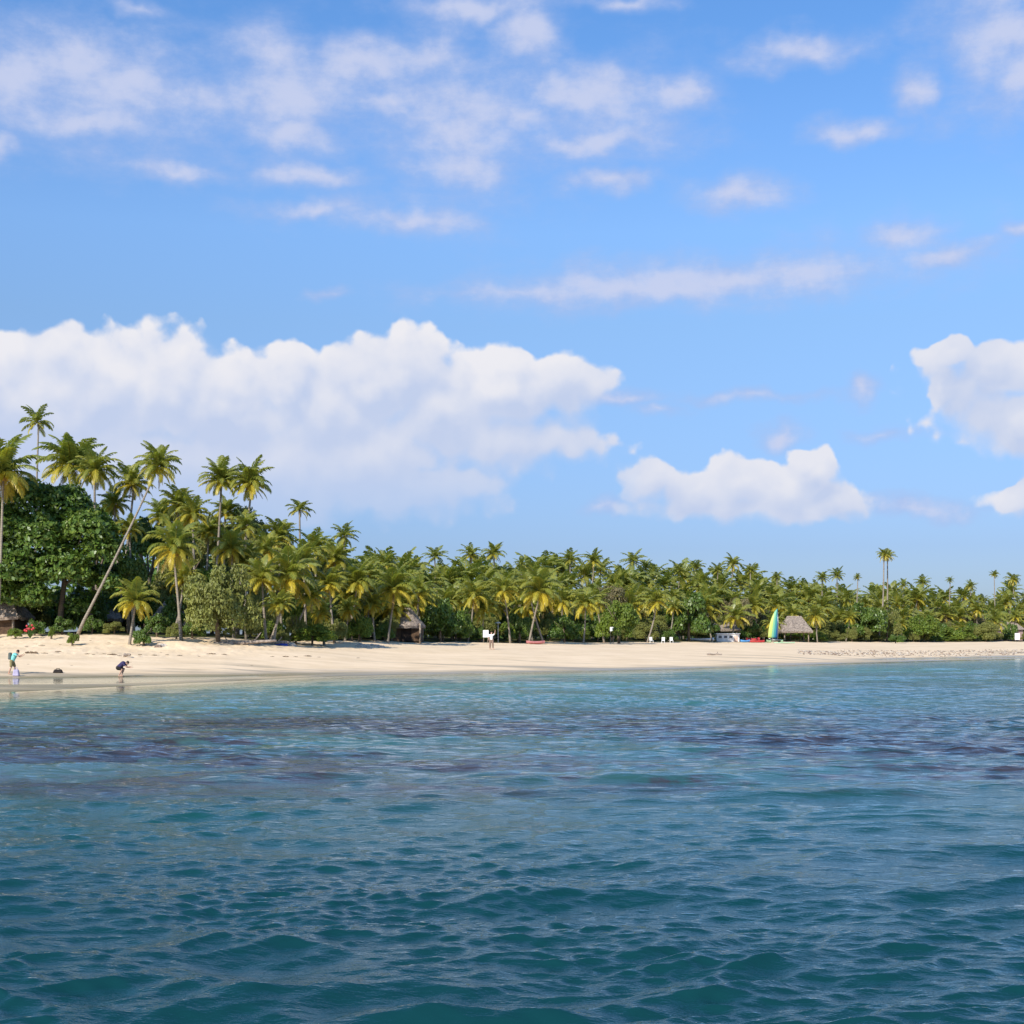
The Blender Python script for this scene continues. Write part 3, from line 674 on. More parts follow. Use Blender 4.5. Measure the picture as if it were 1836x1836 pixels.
# ------------------------------------------------------------------ broadleaf trees and bushes
def leaf_crown(name, lobes, n, size, mat, seed, up=.35, shell=.55, yellow=.25):
    """leaf clumps spread through the outer volume of many lobes"""
    rng = np.random.default_rng(seed); lobes = np.array(lobes, float)
    wts = lobes[:, 3] ** 2; wts /= wts.sum(); li = rng.choice(len(lobes), n, p=wts)
    d = rng.normal(size=(n, 3)); d /= np.linalg.norm(d, axis=1)[:, None]; d[:, 2] = np.where(d[:, 2] < -.4, -d[:, 2], d[:, 2])
    rad = shell + (1 - shell) * rng.random(n) ** .5
    bump = 1 + .16 * np.sin(d[:, 0] * 7 + li) * np.sin(d[:, 1] * 6 + 2 * li) + .10 * np.sin(d[:, 2] * 13 + li)
    r3 = np.stack([lobes[li, 3], lobes[li, 3], lobes[li, 3] * lobes[li, 4]], -1)
    c = lobes[li, :3] + d * r3 * (rad * bump)[:, None]
    nv = d * .8 + rng.normal(size=(n, 3)) * .75; nv[:, 2] += up; nv /= np.linalg.norm(nv, axis=1)[:, None]
    a = np.cross(nv, rng.normal(size=(n, 3))); a /= np.linalg.norm(a, axis=1)[:, None]; b = np.cross(nv, a)
    s = size * rng.uniform(.55, 1.35, n)[:, None]
    # a leaf spray: pointed hexagon folded slightly along its middle
    v = np.stack([c - a * s, c - a * s * .3 + b * s * .48 - nv * s * .12, c + a * s * .5 + b * s * .36 - nv * s * .1, c + a * s * 1.05 - nv * s * .2,
                  c + a * s * .5 - b * s * .36 - nv * s * .1, c - a * s * .3 - b * s * .48 - nv * s * .12], 1).reshape(-1, 3)
    base = np.arange(n) * 6
    q = np.stack([base, base + 1, base + 2, base + 3, base, base + 3, base + 4, base + 5], -1).reshape(-1)
    me = bpy.data.meshes.new(name); me.vertices.add(len(v)); me.vertices.foreach_set('co', v.astype(np.float32).ravel())
    me.loops.add(len(q)); me.loops.foreach_set('vertex_index', q.astype(np.int32)); me.polygons.add(2 * n)
    me.polygons.foreach_set('loop_start', (np.arange(2 * n) * 4).astype(np.int32)); me.update(calc_edges=True)
    clump = .5 + .5 * np.sin(li * 2.3)
    t = np.repeat(np.clip(rng.random(n) ** 3 * yellow * 2 + clump * yellow * .5, 0, 1), 2)
    at = me.attributes.new('tint', 'FLOAT', 'FACE'); at.data.foreach_set('value', t.astype(np.float32))
    me.materials.append(mat); me.validate(); return me
def mk_lobes(rng, n, r0=.34, flat=.8, zc=.55, spread=.62, low=.1):
    L = []
    for i in range(n):
        a = rng.uniform(0, 6.28); rr = spread * math.sqrt(rng.random())
        zz = zc + (1 - zc - .15) * (1 - (rr / spread) ** 2) * rng.uniform(.3, 1) - rng.random() * (zc - low) * .9
        L.append((math.cos(a) * rr, math.sin(a) * rr, zz, r0 * rng.uniform(.55, 1.1), flat))
    return L
LOB = {}
for key, mat, n, size, nl, yl in (('dark', M_LEAF, 9500, .043, 22, .25), ('olive', M_OLIVE, 15000, .027, 24, .35), ('bright', M_BRIGHT, 9000, .036, 20, .3), ('dry', M_DRYLEAF, 7000, .033, 22, .4)):
    LOB[key] = [leaf_crown('leaf_crown_' + key, mk_lobes(random.Random(sd_ * 31 + len(key)), nl, .30, .8, .6, .68), n, size, mat, sd_, yellow=yl) for sd_ in (1, 2)]
def limb_mesh(h, r, rng, spread=.5):
    mb = MB(); top = Vector((rng.uniform(-.06, .06) * h, 0, h * .5))
    mb.tube([(0, 0, -.2), (top.x * .5, 0, h * .25), top], [r * 1.3, r, r * .75], 7)
    for k in range(6):
        a = k * 1.05 + rng.uniform(-.3, .3); e = Vector((math.cos(a) * spread * h, math.sin(a) * spread * h, h * rng.uniform(.68, .88)))
        m = top.lerp(e, .5) + Vector((0, 0, -h * .05))
        mb.tube([top * rng.uniform(.7, 1), m, e], [r * .55, r * .35, r * .12], 5)
    return mb.mesh('trunk', M_WOOD, smooth=True)
BN = [0]
def bush(px, ytop, rpx, Y, kind, label, group=None, name='broadleaf_tree', base=None, zs=None):
    BN[0] += 1; rng = random.Random(BN[0] * 13)
    X = wx(px, Y); g = gz(X, Y) if base is None else base
    H = wz(ytop, Y) - g; rad = rpx * Y / F
    root = empty(name, (X, Y, g)); link('trunk', limb_mesh(H, .05 + .018 * H, rng, min(.5, .55 * rad / H)), root)
    c = link('crown', LOB[kind][rng.randrange(2)], root); ch = min(H, rad * 1.9) if name.endswith('tree') else H
    c.scale = (rad, rad, ch); c.location.z = H - ch; c.rotation_euler = (0, 0, rng.uniform(0, 6.28))
    tag(root, label, 'tree' if name.endswith('tree') else 'shrub', group); return root
# the big dark tree on the left, with its own crown
bt = empty('broadleaf_tree', (wx(105, 124), 124, gz(wx(105, 124), 124)))
k = 124 / F; bl = []
rr = random.Random(9)
for (cx, cy, r) in ((60, 905, 52), (120, 920, 56), (20, 960, 55), (90, 975, 62), (165, 965, 52), (195, 1000, 40), (50, 1030, 55), (125, 1035, 55), (185, 1050, 42), (-20, 1000, 60), (20, 1075, 40), (80, 1085, 38), (150, 1090, 30), (205, 1060, 28), (-60, 940, 60), (-70, 1040, 60)):
    for q in range(2):
        bl.append(((cx - 105) * k + rr.uniform(-.5, .5), rr.uniform(-3.2, 2.6), (1140 - cy) * k + .1 + rr.uniform(-.4, .4), r * k * rr.uniform(.72, 1.0), .85))
link('crown', leaf_crown('big_dark_crown', bl, 52000, .20, M_LEAF, 4, up=.5, shell=.6, yellow=.3), bt)
link('trunk', limb_mesh(11, .24, random.Random(2), .38), bt)
tag(bt, 'huge dark green broad leaved tree with layered crown filling the left edge', 'tree')
bush(232, 985, 42, 126, 'dark', 'mid green leafy tree between the huge dark tree and the drooping palm', 'broadleaf trees of the left headland')
bush(262, 925, 44, 142, 'dark', 'dark tree behind the head of the leaning palm', 'broadleaf trees of the left headland')
bush(345, 905, 62, 150, 'olive', 'olive tree filling the skyline between leaning palm and twin palms', 'broadleaf trees of the left headland')
bush(440, 905, 66, 148, 'olive', 'olive brown tree under the twin tall palms', 'broadleaf trees of the left headland')
bush(500, 955, 56, 146, 'olive', 'olive tree sloping down right of the twin tall palms', 'broadleaf trees of the left headland')
bush(575, 985, 56, 150, 'olive', 'olive green tree below the lone slim palm and small crowned palm', 'broadleaf trees of the left headland')
bush(392, 1008, 82, 117, 'olive', 'wide soft olive bush in front of the headland grove at the sand edge', None, 'beach_bush')
bush(300, 1020, 50, 136, 'olive', 'olive tree behind the drooping palm', 'broadleaf trees of the left headland')
bush(180, 890, 44, 146, 'dark', 'tree top behind the palm with orange yellow fronds', 'broadleaf trees of the left headland')
bush(470, 1085, 34, 126, 'olive', 'small olive bush between the wide olive bush and the driftwood', None, 'beach_bush')
bush(640, 1020, 46, 158, 'olive', 'olive tree beneath the small crowned palm right of the headland', 'broadleaf trees of the left headland')
bush(560, 1114, 56, 128, 'bright', 'bright green creeper mound spreading on the sand edge', None, 'beach_bush')
bush(790, 1070, 44, 162, 'dark', 'dark green bush right of the cone roofed hut', None, 'beach_bush')
bush(825, 1085, 36, 168, 'dark', 'dark leafy bush left of the white notice board', None, 'beach_bush')
bush(932, 1098, 28, 176, 'dark', 'low dark bush between the notice board and the red canoe', None, 'beach_bush')
bush(1012, 1100, 36, 182, 'dark', 'dark bush right of the red canoe', None, 'beach_bush')
bush(1110, 1068, 46, 192, 'bright', 'bright green rounded bush reaching down to the sand in the middle', None, 'beach_bush')
bush(1090, 1040, 40, 214, 'dry', 'grey brown half bare tree behind the bright green bush', None)
bush(1235, 1060, 50, 224, 'dark', 'dark green round tree left of the white beach kiosk', None)
bush(1318, 1062, 38, 244, 'dry', 'grey brown bare looking tree above the kiosk', None)
bush(1365, 1085, 38, 258, 'dry', 'pale straggly tree left of the striped sail', None)
bush(1335, 1112, 30, 246, 'dark', 'dark bush just right of the white kiosk', None, 'beach_bush')
bush(1552, 1078, 44, 284, 'dark', 'large dull green bush leaning over the sand right of the shelter', None, 'beach_bush')
bush(1590, 1085, 34, 290, 'olive', 'olive bush beneath the two crossing tall palms', None, 'beach_bush')
bush(1648, 1096, 42, 302, 'bright', 'yellow green spreading bush right of the low black green bush', None, 'beach_bush')
bush(1606, 1136, 22, 276, 'dark', 'low black green bush sitting alone on the open sand at right', None, 'beach_bush', )
bush(1720, 1118, 36, 316, 'bright', 'bright low bush on the sand edge between yellow green bush and pink wall', None, 'beach_bush')
bush(1768, 1110, 30, 322, 'olive', 'olive bush on the sand edge left of the pink wall', None, 'beach_bush')
bush(1680, 1080, 34, 330, 'dry', 'grey brown tree behind the bright low bush at right', None)
bush(1745, 1092, 34, 340, 'dry', 'pinkish brown half bare tree near the right picture edge', None)
bush(130, 1131, 14, 112, 'bright', 'small yellow green shrub at the foot of the leaning palm', None, 'beach_bush')
bush(258, 1122, 22, 112.5, 'dark', 'small dark green shrub at the foot of the low young palm', None, 'beach_bush')
bush(92, 1120, 8, 117, 'bright', 'tiny upright light green plant on the sand edge under the huge dark tree', None, 'beach_bush')
bush(28, 1124, 16, 118, 'bright', 'yellowish low shrub beside the left hut', None, 'beach_bush')
bush(505, 1128, 16, 124, 'olive', 'little olive shrub behind the driftwood trunk', None, 'beach_bush')
# filler crowns that close the grove between the palms
rg = random.Random(5)
for row, (dY, drop, rm, adj) in enumerate(((62, 24, 7.5, 'high back'), (24, 52, 5.0, 'middle'), (13, 82, 3.6, 'low'))):
    px = 600 + row * 17
    while px < 1930:
        Y = veg(px) + dY + rg.uniform(-3, 3); f = .55 + .45 * min(1, 190 / Y)
        py = float(np.interp(px, SKX, SKYY)) + drop * f + rg.uniform(-5, 8)
        g, t = region(px)
        bush(px, py, rm * F / Y * rg.uniform(.85, 1.2), Y, rg.choice(['olive', 'dark', 'olive', 'dry', 'bright'] if row else ['dark', 'olive']), f'{adj} leafy tree {t}', f'{adj} leafy trees of the {g}')
        px += rm * F / veg(px) * rg.uniform(1.0, 1.5)
HL = [('dark tree behind the left thatched hut', 30, 1000, 60, 146, 'dark'), ('tall shaded tree behind the grey thatched hut', 205, 975, 60, 156, 'dark'), ('olive crown between the twin palms and the leaning palm', 330, 960, 56, 158, 'olive'),
      ('olive crown straight under the twin tall palms', 425, 968, 56, 160, 'olive'), ('olive crown under the lone slim palm', 540, 1005, 56, 164, 'olive'), ('dark tree outside the left edge near the hut', -120, 900, 90, 130, 'dark'),
      ('shaded tree behind the shaded thatched hut', 330, 1055, 50, 130, 'dark'), ('olive tree behind the wide soft olive bush', 450, 1045, 50, 133, 'olive'), ('yellow green tree behind the large yellowing palm', 540, 1058, 46, 137, 'bright'),
      ('olive tree left of the cone roofed hut', 618, 1068, 42, 148, 'olive'), ('leafy tree filling the gap below the tree under the twin palms', 380, 1010, 46, 140, 'bright'), ('leafy tree behind the creeper mound', 590, 1090, 36, 143, 'dark')]
for (lab, px, py, r, Y, kd) in HL: bush(px, py, r, Y, kd, lab, 'trees deep inside the left headland')
rg = random.Random(12)
px = -170; i = 0
while px < 1930:
    Y = veg(px) + 9 + rg.uniform(0, 12); g, t = region(px) if px > 560 else ('left headland', 'under the left headland trees')
    bush(px, HOR - (HOR - (1086 if px > 560 else 1050) + rg.uniform(-10, 8)) * min(1, 175 / Y), 2.6 * F / Y, Y, rg.choice(['dark', 'olive', 'dark']), f'shaded undergrowth bush {t}', f'undergrowth bushes of the {g}', 'undergrowth_bush')
    px += 2.6 * F / veg(px) * .95
# the closing mass of undergrowth far inside the grove
ul = []; px = -260
while px < 2150:
    for dY, rd in ((58, 3.6), (95, 5.0)):
        Y = veg(px) + dY + rg.uniform(-4, 4); X = wx(px, Y); g_ = gz(X, Y)
        for hz in ((.35, 1.1) if rd < 4 else (.3, 1.2)): ul.append((X + rg.uniform(-1, 1), Y, g_ + hz * rd * (1 if px > 560 else 1.5), rd * rg.uniform(.85, 1.15), .8))
    px += 4.2 * F / veg(px) * .8
tag(link('undergrowth', leaf_crown('undergrowth', ul, 90000, .42, M_LEAF, 6, up=.4, shell=.75)), 'mass of dark undergrowth filling the inside of the palm grove', 'undergrowth', kind='stuff')
# low shrubs along the sand edge
px = 600; k_i = 0
while px < 1930:
    Y = veg(px) + rg.uniform(.3, 4); hh = rg.uniform(1.2, 3.2); wd = rg.uniform(1.2, 2.6); g, t = region(px)
    if not (700 < px < 765 or 865 < px < 900 or 1235 < px < 1450):
        bush(px, HOR - (hh + gz(wx(px, Y), Y) - EYE) * F / Y, wd * F / Y, Y, rg.choice(['dark', 'olive', 'bright', 'olive']), f'low sand edge shrub {t}', f'low shrubs at the sand edge of the {g}', 'beach_bush')
    px += wd * F / Y * rg.uniform(1.1, 2.1)
for (px, py, r, Y, kd, lab) in ((62, 1108, 22, 120, 'dark', 'shaded shrub under the huge dark tree right of the red blossoms'), (112, 1104, 24, 121, 'dark', 'shaded shrub under the huge dark tree behind the light green plant'),
    (165, 1102, 26, 122, 'dark', 'dark shrub between leaning palm foot and grey thatched hut'), (205, 1112, 22, 121, 'olive', 'olive shrub in front of the grey thatched hut'), (282, 1098, 28, 121, 'dark', 'dark shrub right of the low young palm'),
    (316, 1116, 20, 119, 'olive', 'olive shrub at the foot of the drooping palm'), (345, 1100, 26, 121, 'dark', 'dark shrub left of the wide soft olive bush'), (485, 1105, 26, 125, 'bright', 'light green shrub at the driftwood'),
    (530, 1098, 28, 127, 'olive', 'olive shrub behind the pinkish boulder'), (600, 1108, 30, 134, 'olive', 'olive shrub right of the creeper mound'), (645, 1100, 32, 141, 'bright', 'yellow green shrub behind the white stones'), (690, 1112, 22, 148, 'dark', 'dark shrub left of the cone roofed hut')):
    bush(px, py, r, Y, kd, lab, None, 'beach_bush')

# ------------------------------------------------------------------ huts
def hut(px, Y, w, h_eave, h_top, label, rz=0.0, cone=False, open_=False, depth=None, base=None):
    X = wx(px, Y); g = gz(X, Y) if base is None else base
    root = empty('thatched_hut', (X, Y, g), rz); d = depth or w * .8; mb = MB()
    n = 20 if cone else 4; rng = random.Random(int(px))
    rings = 8; vs = []
    for i in range(rings + 1):
        t = i / rings
        zz = h_eave - .25 + (h_top - h_eave + .25) * t
        sc = (1 - t) ** (1.0 if not cone else 1.1) * (1.0 + (.03 if i % 2 else 0))
        if cone:
            vs.append([(math.cos(2 * math.pi * k / n) * w / 2 * 1.12 * max(sc, .03) * rng.uniform(.97, 1.03), math.sin(2 * math.pi * k / n) * d / 2 * 1.12 * max(sc, .03), zz + rng.uniform(-.04, .04)) for k in range(n)])
        else:
            hx = w / 2 * 1.12 * (1 - t * .55); hy = d / 2 * 1.12 * max(1 - t, .03); m = 9
            ring = []
            for (a, b) in (((-hx, -hy), (hx, -hy)), ((hx, -hy), (hx, hy)), ((hx, hy), (-hx, hy)), ((-hx, hy), (-hx, -hy))):
                for q in range(m): ring.append((a[0] + (b[0] - a[0]) * q / m, a[1] + (b[1] - a[1]) * q / m, zz + rng.uniform(-.06, .05)))
            vs.append(ring)
    m = len(vs[0]); flat = [p for r in vs for p in r]
    fs = [(i * m + k, i * m + (k + 1) % m, (i + 1) * m + (k + 1) % m, (i + 1) * m + k) for i in range(rings) for k in range(m)]
    fs.append(tuple(range(rings * m, rings * m + m)))
    mb.add(flat, fs)
    # ragged fringe and thickness under the eave
    low = [(p[0] * .97, p[1] * .97, p[2] - .16 - rng.random() * .16) for p in vs[0]]
    mb.add(list(vs[0]) + low, [(k, k + m, (k + 1) % m + m, (k + 1) % m) for k in range(m)] + [tuple(m + k for k in range(m))])
    mb.build('roof', M_THATCH, root)
    pm = [(-w * .42, -d * .42), (w * .42, -d * .42), (w * .42, d * .42), (-w * .42, d * .42), (0, -d * .42)]
    for (x_, y_) in pm[:4]:
        q = MB(); q.tube([(x_, y_, -.3), (x_ * 1.01, y_, h_eave)], .11, 8); q.build('post', M_POST, root, True)
    if not open_:
        q = MB()
        dw = w * .16
        for (a, b) in ((-w * .42, -dw), (dw, w * .42)): q.box(((a + b) / 2, -d * .36, h_eave / 2), (b - a, .12, h_eave))
        q.box((0, -d * .36, h_eave - .12), (2 * dw, .12, .24))
        q.box((0, d * .36, h_eave / 2), (w * .84, .12, h_eave))
        for s in (-1, 1): q.box((s * w * .42, 0, h_eave / 2), (.12, d * .71, h_eave))
        q.build('wall', M_DWALL, root)
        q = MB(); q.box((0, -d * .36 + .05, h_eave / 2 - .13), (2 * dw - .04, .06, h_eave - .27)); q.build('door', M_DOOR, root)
    else:
        q = MB(); q.box((0, d * .1, .75), (w * .6, .5, .09)); q.box((-w * .22, d * .1, .35), (.1, .4, .7)); q.box((w * .22, d * .1, .35), (.1, .4, .7)); q.build('bench_table', M_DWALL, root)
    tag(root, label, 'hut', 'thatched huts under the palms'); return root
hut(-5, 124, 4.6, 1.7, 3.4, 'thatched hut with brown walls cut by the left picture edge', depth=4)
hut(188, 134, 3.8, 1.5, 3.1, 'grey thatched hut half hidden between leaning palm and low young palm', depth=4)
hut(312, 131, 3.4, 1.3, 3.0, 'shaded thatched hut behind the drooping palm and the olive bush', depth=4)
hut(730, 156, 3.6, 1.9, 4.2, 'cone roofed thatched hut with dark doorway and pale posts in the middle left', cone=True, depth=4.6)
hut(1424, 252, 4.9, 2.0, 4.4, 'open thatched shelter with pale brown roof right of the striped sail', open_=True, depth=5)
hut(1297, 240, 4.6, 2.1, 3.3, 'small low thatched roof showing just above the white kiosk', depth=4, open_=True)

# kiosk
def at_ground(px, Y): X = wx(px, Y); return (X, Y, gz(X, Y))
kx, ky_, kz_ = at_ground(1304, 232)
kk = empty('beach_kiosk', (kx, ky_, kz_))
q = MB(); q.box((0, 0, .62), (3.6, 1.7, 1.24)); q.build('wall', M_OFFW, kk)
q = MB(); q.box((0, 0, 1.30), (3.9, 2.0, .12)); q.build('roof', M_WHITE, kk)
for i in range(3):
    q = MB(); q.box((-1.25 + i * .85, -.87, .78), (.5, .05, .38)); w_ = q.build('window', M_GLASS, kk)
    q = MB(); q.box((-1.25 + i * .85, -.88, .56), (.6, .08, .05)); q.build('sill', M_WHITE, w_)
q = MB(); q.box((1.25, -.87, .5), (.62, .05, .96)); dr = q.build('door', simple('peach_door', (.62, .45, .36), .7), kk)
q = MB(); q.ball((1.05, -.92, .5), .035, 6, 4); q.build('handle', M_METAL, dr)
tag(kk, 'low white beach kiosk with small dark windows standing on the sand', 'kiosk')

# hulls
def hull_mb(L, w, h, n=16, deck=True, rocker=.25):
    mb = MB(); rings = []
    for i in range(n + 1):
        t = -1 + 2 * i / n; hw = w / 2 * max(.03, (1 - abs(t) ** 2.4)); z0 = rocker * h * t * t; sh = h * (1 + .35 * t * t)
        rings.append([(t * L / 2, -hw, sh), (t * L / 2, -hw * .85, z0 + h * .35), (t * L / 2, 0, z0), (t * L / 2, hw * .85, z0 + h * .35), (t * L / 2, hw, sh), (t * L / 2, 0, sh + (.04 if deck else -.5 * h + z0 * .5))])
    m = 6; vs = [p for r in rings for p in r]
    mb.add(vs, [(i * m + k, i * m + (k + 1) % m, (i + 1) * m + (k + 1) % m, (i + 1) * m + k) for i in range(n) for k in range(m)] + [tuple(range(m)), tuple(range(n * m + m - 1, n * m - 1, -1))])
    return mb
def canoe(name, px, Y, L, w, h, mat, label, cat, rz=0.0, deck=True, seat=True):
    loc = at_ground(px, Y); root = empty(name, loc, rz)
    hull_mb(L, w, h, deck=deck).build('hull', mat, root, True)
    if seat:
        q = MB(); q.box((0, 0, h + .03), (.5, w * .6, .08), taper=.8); q.build('seat', M_BLACK, root)
    return tag(root, label, cat)
canoe('rowing_boat', 1256, 228, 4.4, 1.2, .45, M_WHITE, 'long low white boat lying on the sand left of the kiosk', 'boat', .08, deck=False)
canoe('kayak', 1336, 231, 1.7, .7, .32, M_BLUE, 'light blue kayak lying right next to the kiosk', 'kayak', .3)
canoe('kayak', 1356, 233, 2.6, .7, .34, M_RED, 'red kayak lying between the blue kayak and the sail', 'kayak', -.15)
canoe('kayak', 1350, 237, 2.2, .7, .62, M_RED, 'dark red kayak raised behind the other red kayak', 'kayak', -.2)
canoe('canoe', 960, 172, 2.2, .7, .36, M_PINK, 'faded red canoe lying under the crossing palm trunks', 'canoe', .06, deck=False)
canoe('surfboard', 1406, 228, 3.4, .6, .14, M_MINT, 'pale green board lying flat on the sand right of the sail', 'surfboard', .05, seat=False)
# catamaran with striped sail
M_SAIL, N, o = newmat('striped_sail')
tcn = N.new('ShaderNodeTexCoord'); sx = N.new('ShaderNodeSeparateXYZ'); N.l.new(tcn.outputs['Object'], sx.inputs[0])
tt = N.m('ADD', N.m('MULTIPLY', sx.outputs[0], 0.42), N.m('MULTIPLY', sx.outputs[2], -0.055))
rp = N.new('ShaderNodeValToRGB'); rp.color_ramp.interpolation = 'CONSTANT'; N.put(rp.inputs[0], N.m('ADD', tt, 0.62))
e = rp.color_ramp.elements; cols = [(0, (.62, .72, .20)), (.36, (.30, .66, .42)), (.50, (.10, .50, .50)), (.64, (.04, .22, .48)), (.80, (.02, .07, .22))]
while len(e) < len(cols): e.new(.5)
for el_, (p_, c_) in zip(e, cols): el_.position = p_; el_.color = c_ + (1,)
pp = N.new('ShaderNodeBsdfPrincipled'); N.l.new(rp.outputs[0], pp.inputs['Base Color']); pp.inputs['Roughness'].default_value = .5
tl = N.new('ShaderNodeBsdfTranslucent'); N.l.new(rp.outputs[0], tl.inputs[0]); mxs = N.new('ShaderNodeMixShader'); mxs.inputs[0].default_value = .3
N.l.new(pp.outputs[0], mxs.inputs[1]); N.l.new(tl.outputs[0], mxs.inputs[2]); N.l.new(mxs.outputs[0], o.inputs[0])
cx_, cy_, cz_ = at_ground(1389, 236)
ct = empty('sailing_catamaran', (cx_, cy_, cz_))
for s in (-1, 1):
    hb = hull_mb(4.6, .42, .42); hb.v = [(y_ + s * .95, x_, z_ ) for (x_, y_, z_) in hb.v]; hb.f = [f[::-1] for f in hb.f]; hb.build('hull', M_MINT, ct, True)
q = MB(); q.box((0, -.2, .52), (1.9, 2.0, .04)); q.build('trampoline', M_BLACK, ct)
for yy in (-1.2, .8):
    q = MB(); q.tube([(-.95, yy, .5), (.95, yy, .5)], .05, 8); q.build('crossbeam', M_METAL, ct, True)
q = MB(); q.tube([(.62, .8, .5), (.70, .8, 3.0), (.62, .8, 5.55)], [.06, .055, .03], 8); q.build('mast', M_METAL, ct, True)
# sail: luff at the mast, belly and roach towards the left
rows = 16; cols_ = 8; vs = []
for i in range(rows + 1):
    t = i / rows; z_ = .75 + 4.8 * t
    wd = 1.55 * (1 - t ** 2.2) ** .8 + .10
    for j in range(cols_ + 1):
        u = j / cols_
        vs.append((.60 + .06 * math.sin(math.pi * t) - wd * u, .78 - .6 * u * (1 - t) - .25 * math.sin(math.pi * u), z_ + .12 * u * (1 - t)))
q = MB(); q.add(vs, [(i * (cols_ + 1) + j, i * (cols_ + 1) + j + 1, (i + 1) * (cols_ + 1) + j + 1, (i + 1) * (cols_ + 1) + j) for i in range(rows) for j in range(cols_)])
sl = q.build('sail', M_SAIL, ct, True); sm = sl.modifiers.new('thick', 'SOLIDIFY'); sm.thickness = .012
q = MB(); q.tube([(.6, .78, .68), (-.95, .2, .72)], .045, 8); q.build('boom', M_METAL, ct, True)
tag(ct, 'beached catamaran with tall yellow, teal and blue striped sail', 'sailboat')

# signs, chairs, wall, umbrella
def board(px, Y, w, h, zc, mat, label, cat='sign', name='notice_board'):
    root = empty(name, at_ground(px, Y)); q = MB(); q.box((0, 0, zc), (w, .06, h)); q.build('panel', mat, root)
    for s in (-1, 1):
        q = MB(); q.tube([(s * w * .36, .05, -.1), (s * w * .36, .05, zc + h * .35)], .035, 6); q.build('post', M_POST, root)
    return tag(root, label, cat)
board(871, 168, .66, .84, 1.05, M_WHITE, 'blank white notice board beside the person at the grove edge')
board(1097, 190, .5, .55, 1.9, M_WHITE, 'small white board in front of the bright green bush')
board(1824, 322, 1.1, 1.5, 1.2, M_OFFW, 'pale upright board near the right picture edge')
# beach umbrella held folded white top
def parasol(px, Y, zt, r, label):
    root = empty('parasol', at_ground(px, Y)); q = MB(); q.tube([(0, 0, -.1), (0, 0, zt)], .03, 6); q.build('pole', M_METAL, root)
    q = MB(); n = 10; vs = [(0, 0, zt)] + [(math.cos(2 * math.pi * k / n) * r, math.sin(2 * math.pi * k / n) * r, zt - r * .45) for k in range(n)]
    q.add(vs, [(0, k + 1, (k + 1) % n + 1) for k in range(n)] + [tuple(range(n, 0, -1))]); q.build('canopy', M_WHITE, root)
    return tag(root, label, 'parasol')
parasol(893, 172, 2.55, .42, 'small white parasol standing behind the person at the grove edge')
def chair(px, Y, rz, lab):
    root = empty('beach_chair', at_ground(px, Y), rz); root.scale = (.8, .8, .8)
    q = MB(); q.box((0, 0, .42), (.55, .55, .05)); q.build('seat', M_WHITE, root)
    q = MB(); q.box((0, .28, .74), (.55, .05, .6)); q.build('backrest', M_WHITE, root)
    for a in (-1, 1):
        for b_ in (-1, 1):
            q = MB(); q.box((a * .24, b_ * .24, .2), (.05, .05, .4)); q.build('leg', M_WHITE, root)
    return tag(root, lab, 'chair', 'white chairs in the shade of the grove')
chair(1168, 204, .3, 'white chair in deep shade, first one right of the bright green bush')
chair(1189, 203, -.2, 'white chair in deep shade, middle one of three under the palms')
chair(1204, 204, .1, 'white chair in deep shade, one nearest to the long white boat')
bw = empty('bungalow', at_ground(1800, 340))
q = MB(); q.box((0, 0, 1.3), (7.5, 4, 2.6)); q.build('wall', simple('pink_plaster', (.36, .25, .23), .9), bw)
q = MB(); q.add([(-4.3, -2.6, 2.5), (4.3, -2.6, 2.5), (4.3, 2.6, 2.5), (-4.3, 2.6, 2.5), (-2.6, 0, 4.4), (2.6, 0, 4.4)], [(0, 1, 5, 4), (2, 3, 4, 5), (1, 2, 5), (3, 0, 4), (3, 2, 1, 0)]); q.build('roof', M_THATCH, bw)
for x_ in (-2.2, 1.2):
    q = MB(); q.box((x_, -2.02, 1.3), (1.2, .08, 1.2)); q.build('window', M_GLASS, bw)
q = MB(); q.box((-.5, -2.02, 1.05), (.9, .08, 2.1)); q.build('door', M_DOOR, bw)
tag(bw, 'pinkish walled bungalow half hidden in the grove near the right edge', 'building')

# ------------------------------------------------------------------ beach litter: stones, driftwood, seaweed
def rock_mesh(seed, mat, r=(1, 1, .6)):
    bm = bmesh.new(); bmesh.ops.create_icosphere(bm, subdivisions=2, radius=1)
    for v in bm.verts:
        n_ = mnoise.noise(v.co * 1.3 + Vector((seed * 3.1, 0, 0))); v.co *= 1 + .55 * n_; v.co.x *= r[0]; v.co.y *= r[1]; v.co.z *= r[2]
    me = bpy.data.meshes.new('rock'); bm.to_mesh(me); bm.free(); me.materials.append(mat); return me
RK = [rock_mesh(s, M_ROCK) for s in (1, 2, 3)]; RD = [rock_mesh(s, M_DROCK) for s in (4, 5)]
def stone(px, Y, s, me, label, group=None, name='rock', flat=1.0):
    X, Y_, z_ = at_ground(px, Y); o_ = link(name, me, None, (X, Y, z_ + s * .12)); o_.scale = (s, s, s * flat); o_.rotation_euler = (0, 0, px)
    return tag(o_, label, 'rock', group)
rg = random.Random(8)
for i, px in enumerate((645, 652, 661, 668, 676, 685)):
    stone(px, ypix(px, 1153) if False else 133 + rg.uniform(-1, 1.5), rg.uniform(.22, .42), RK[i % 3], 'whitish stone in the small heap on the sand', 'white stones on the sand')
stone(290, 112.5, .42, RK[1], 'whitish boulder on the sand right of the dark green shrub')
stone(284, 112, .36, RD[0], 'dark boulder against the whitish boulder on the sand')
stone(522, 123, .5, RK[2], 'pinkish boulder right of the blue tarp')
stone(460, 119, .45, RD[1], 'brown boulder at the left end of the driftwood trunk')
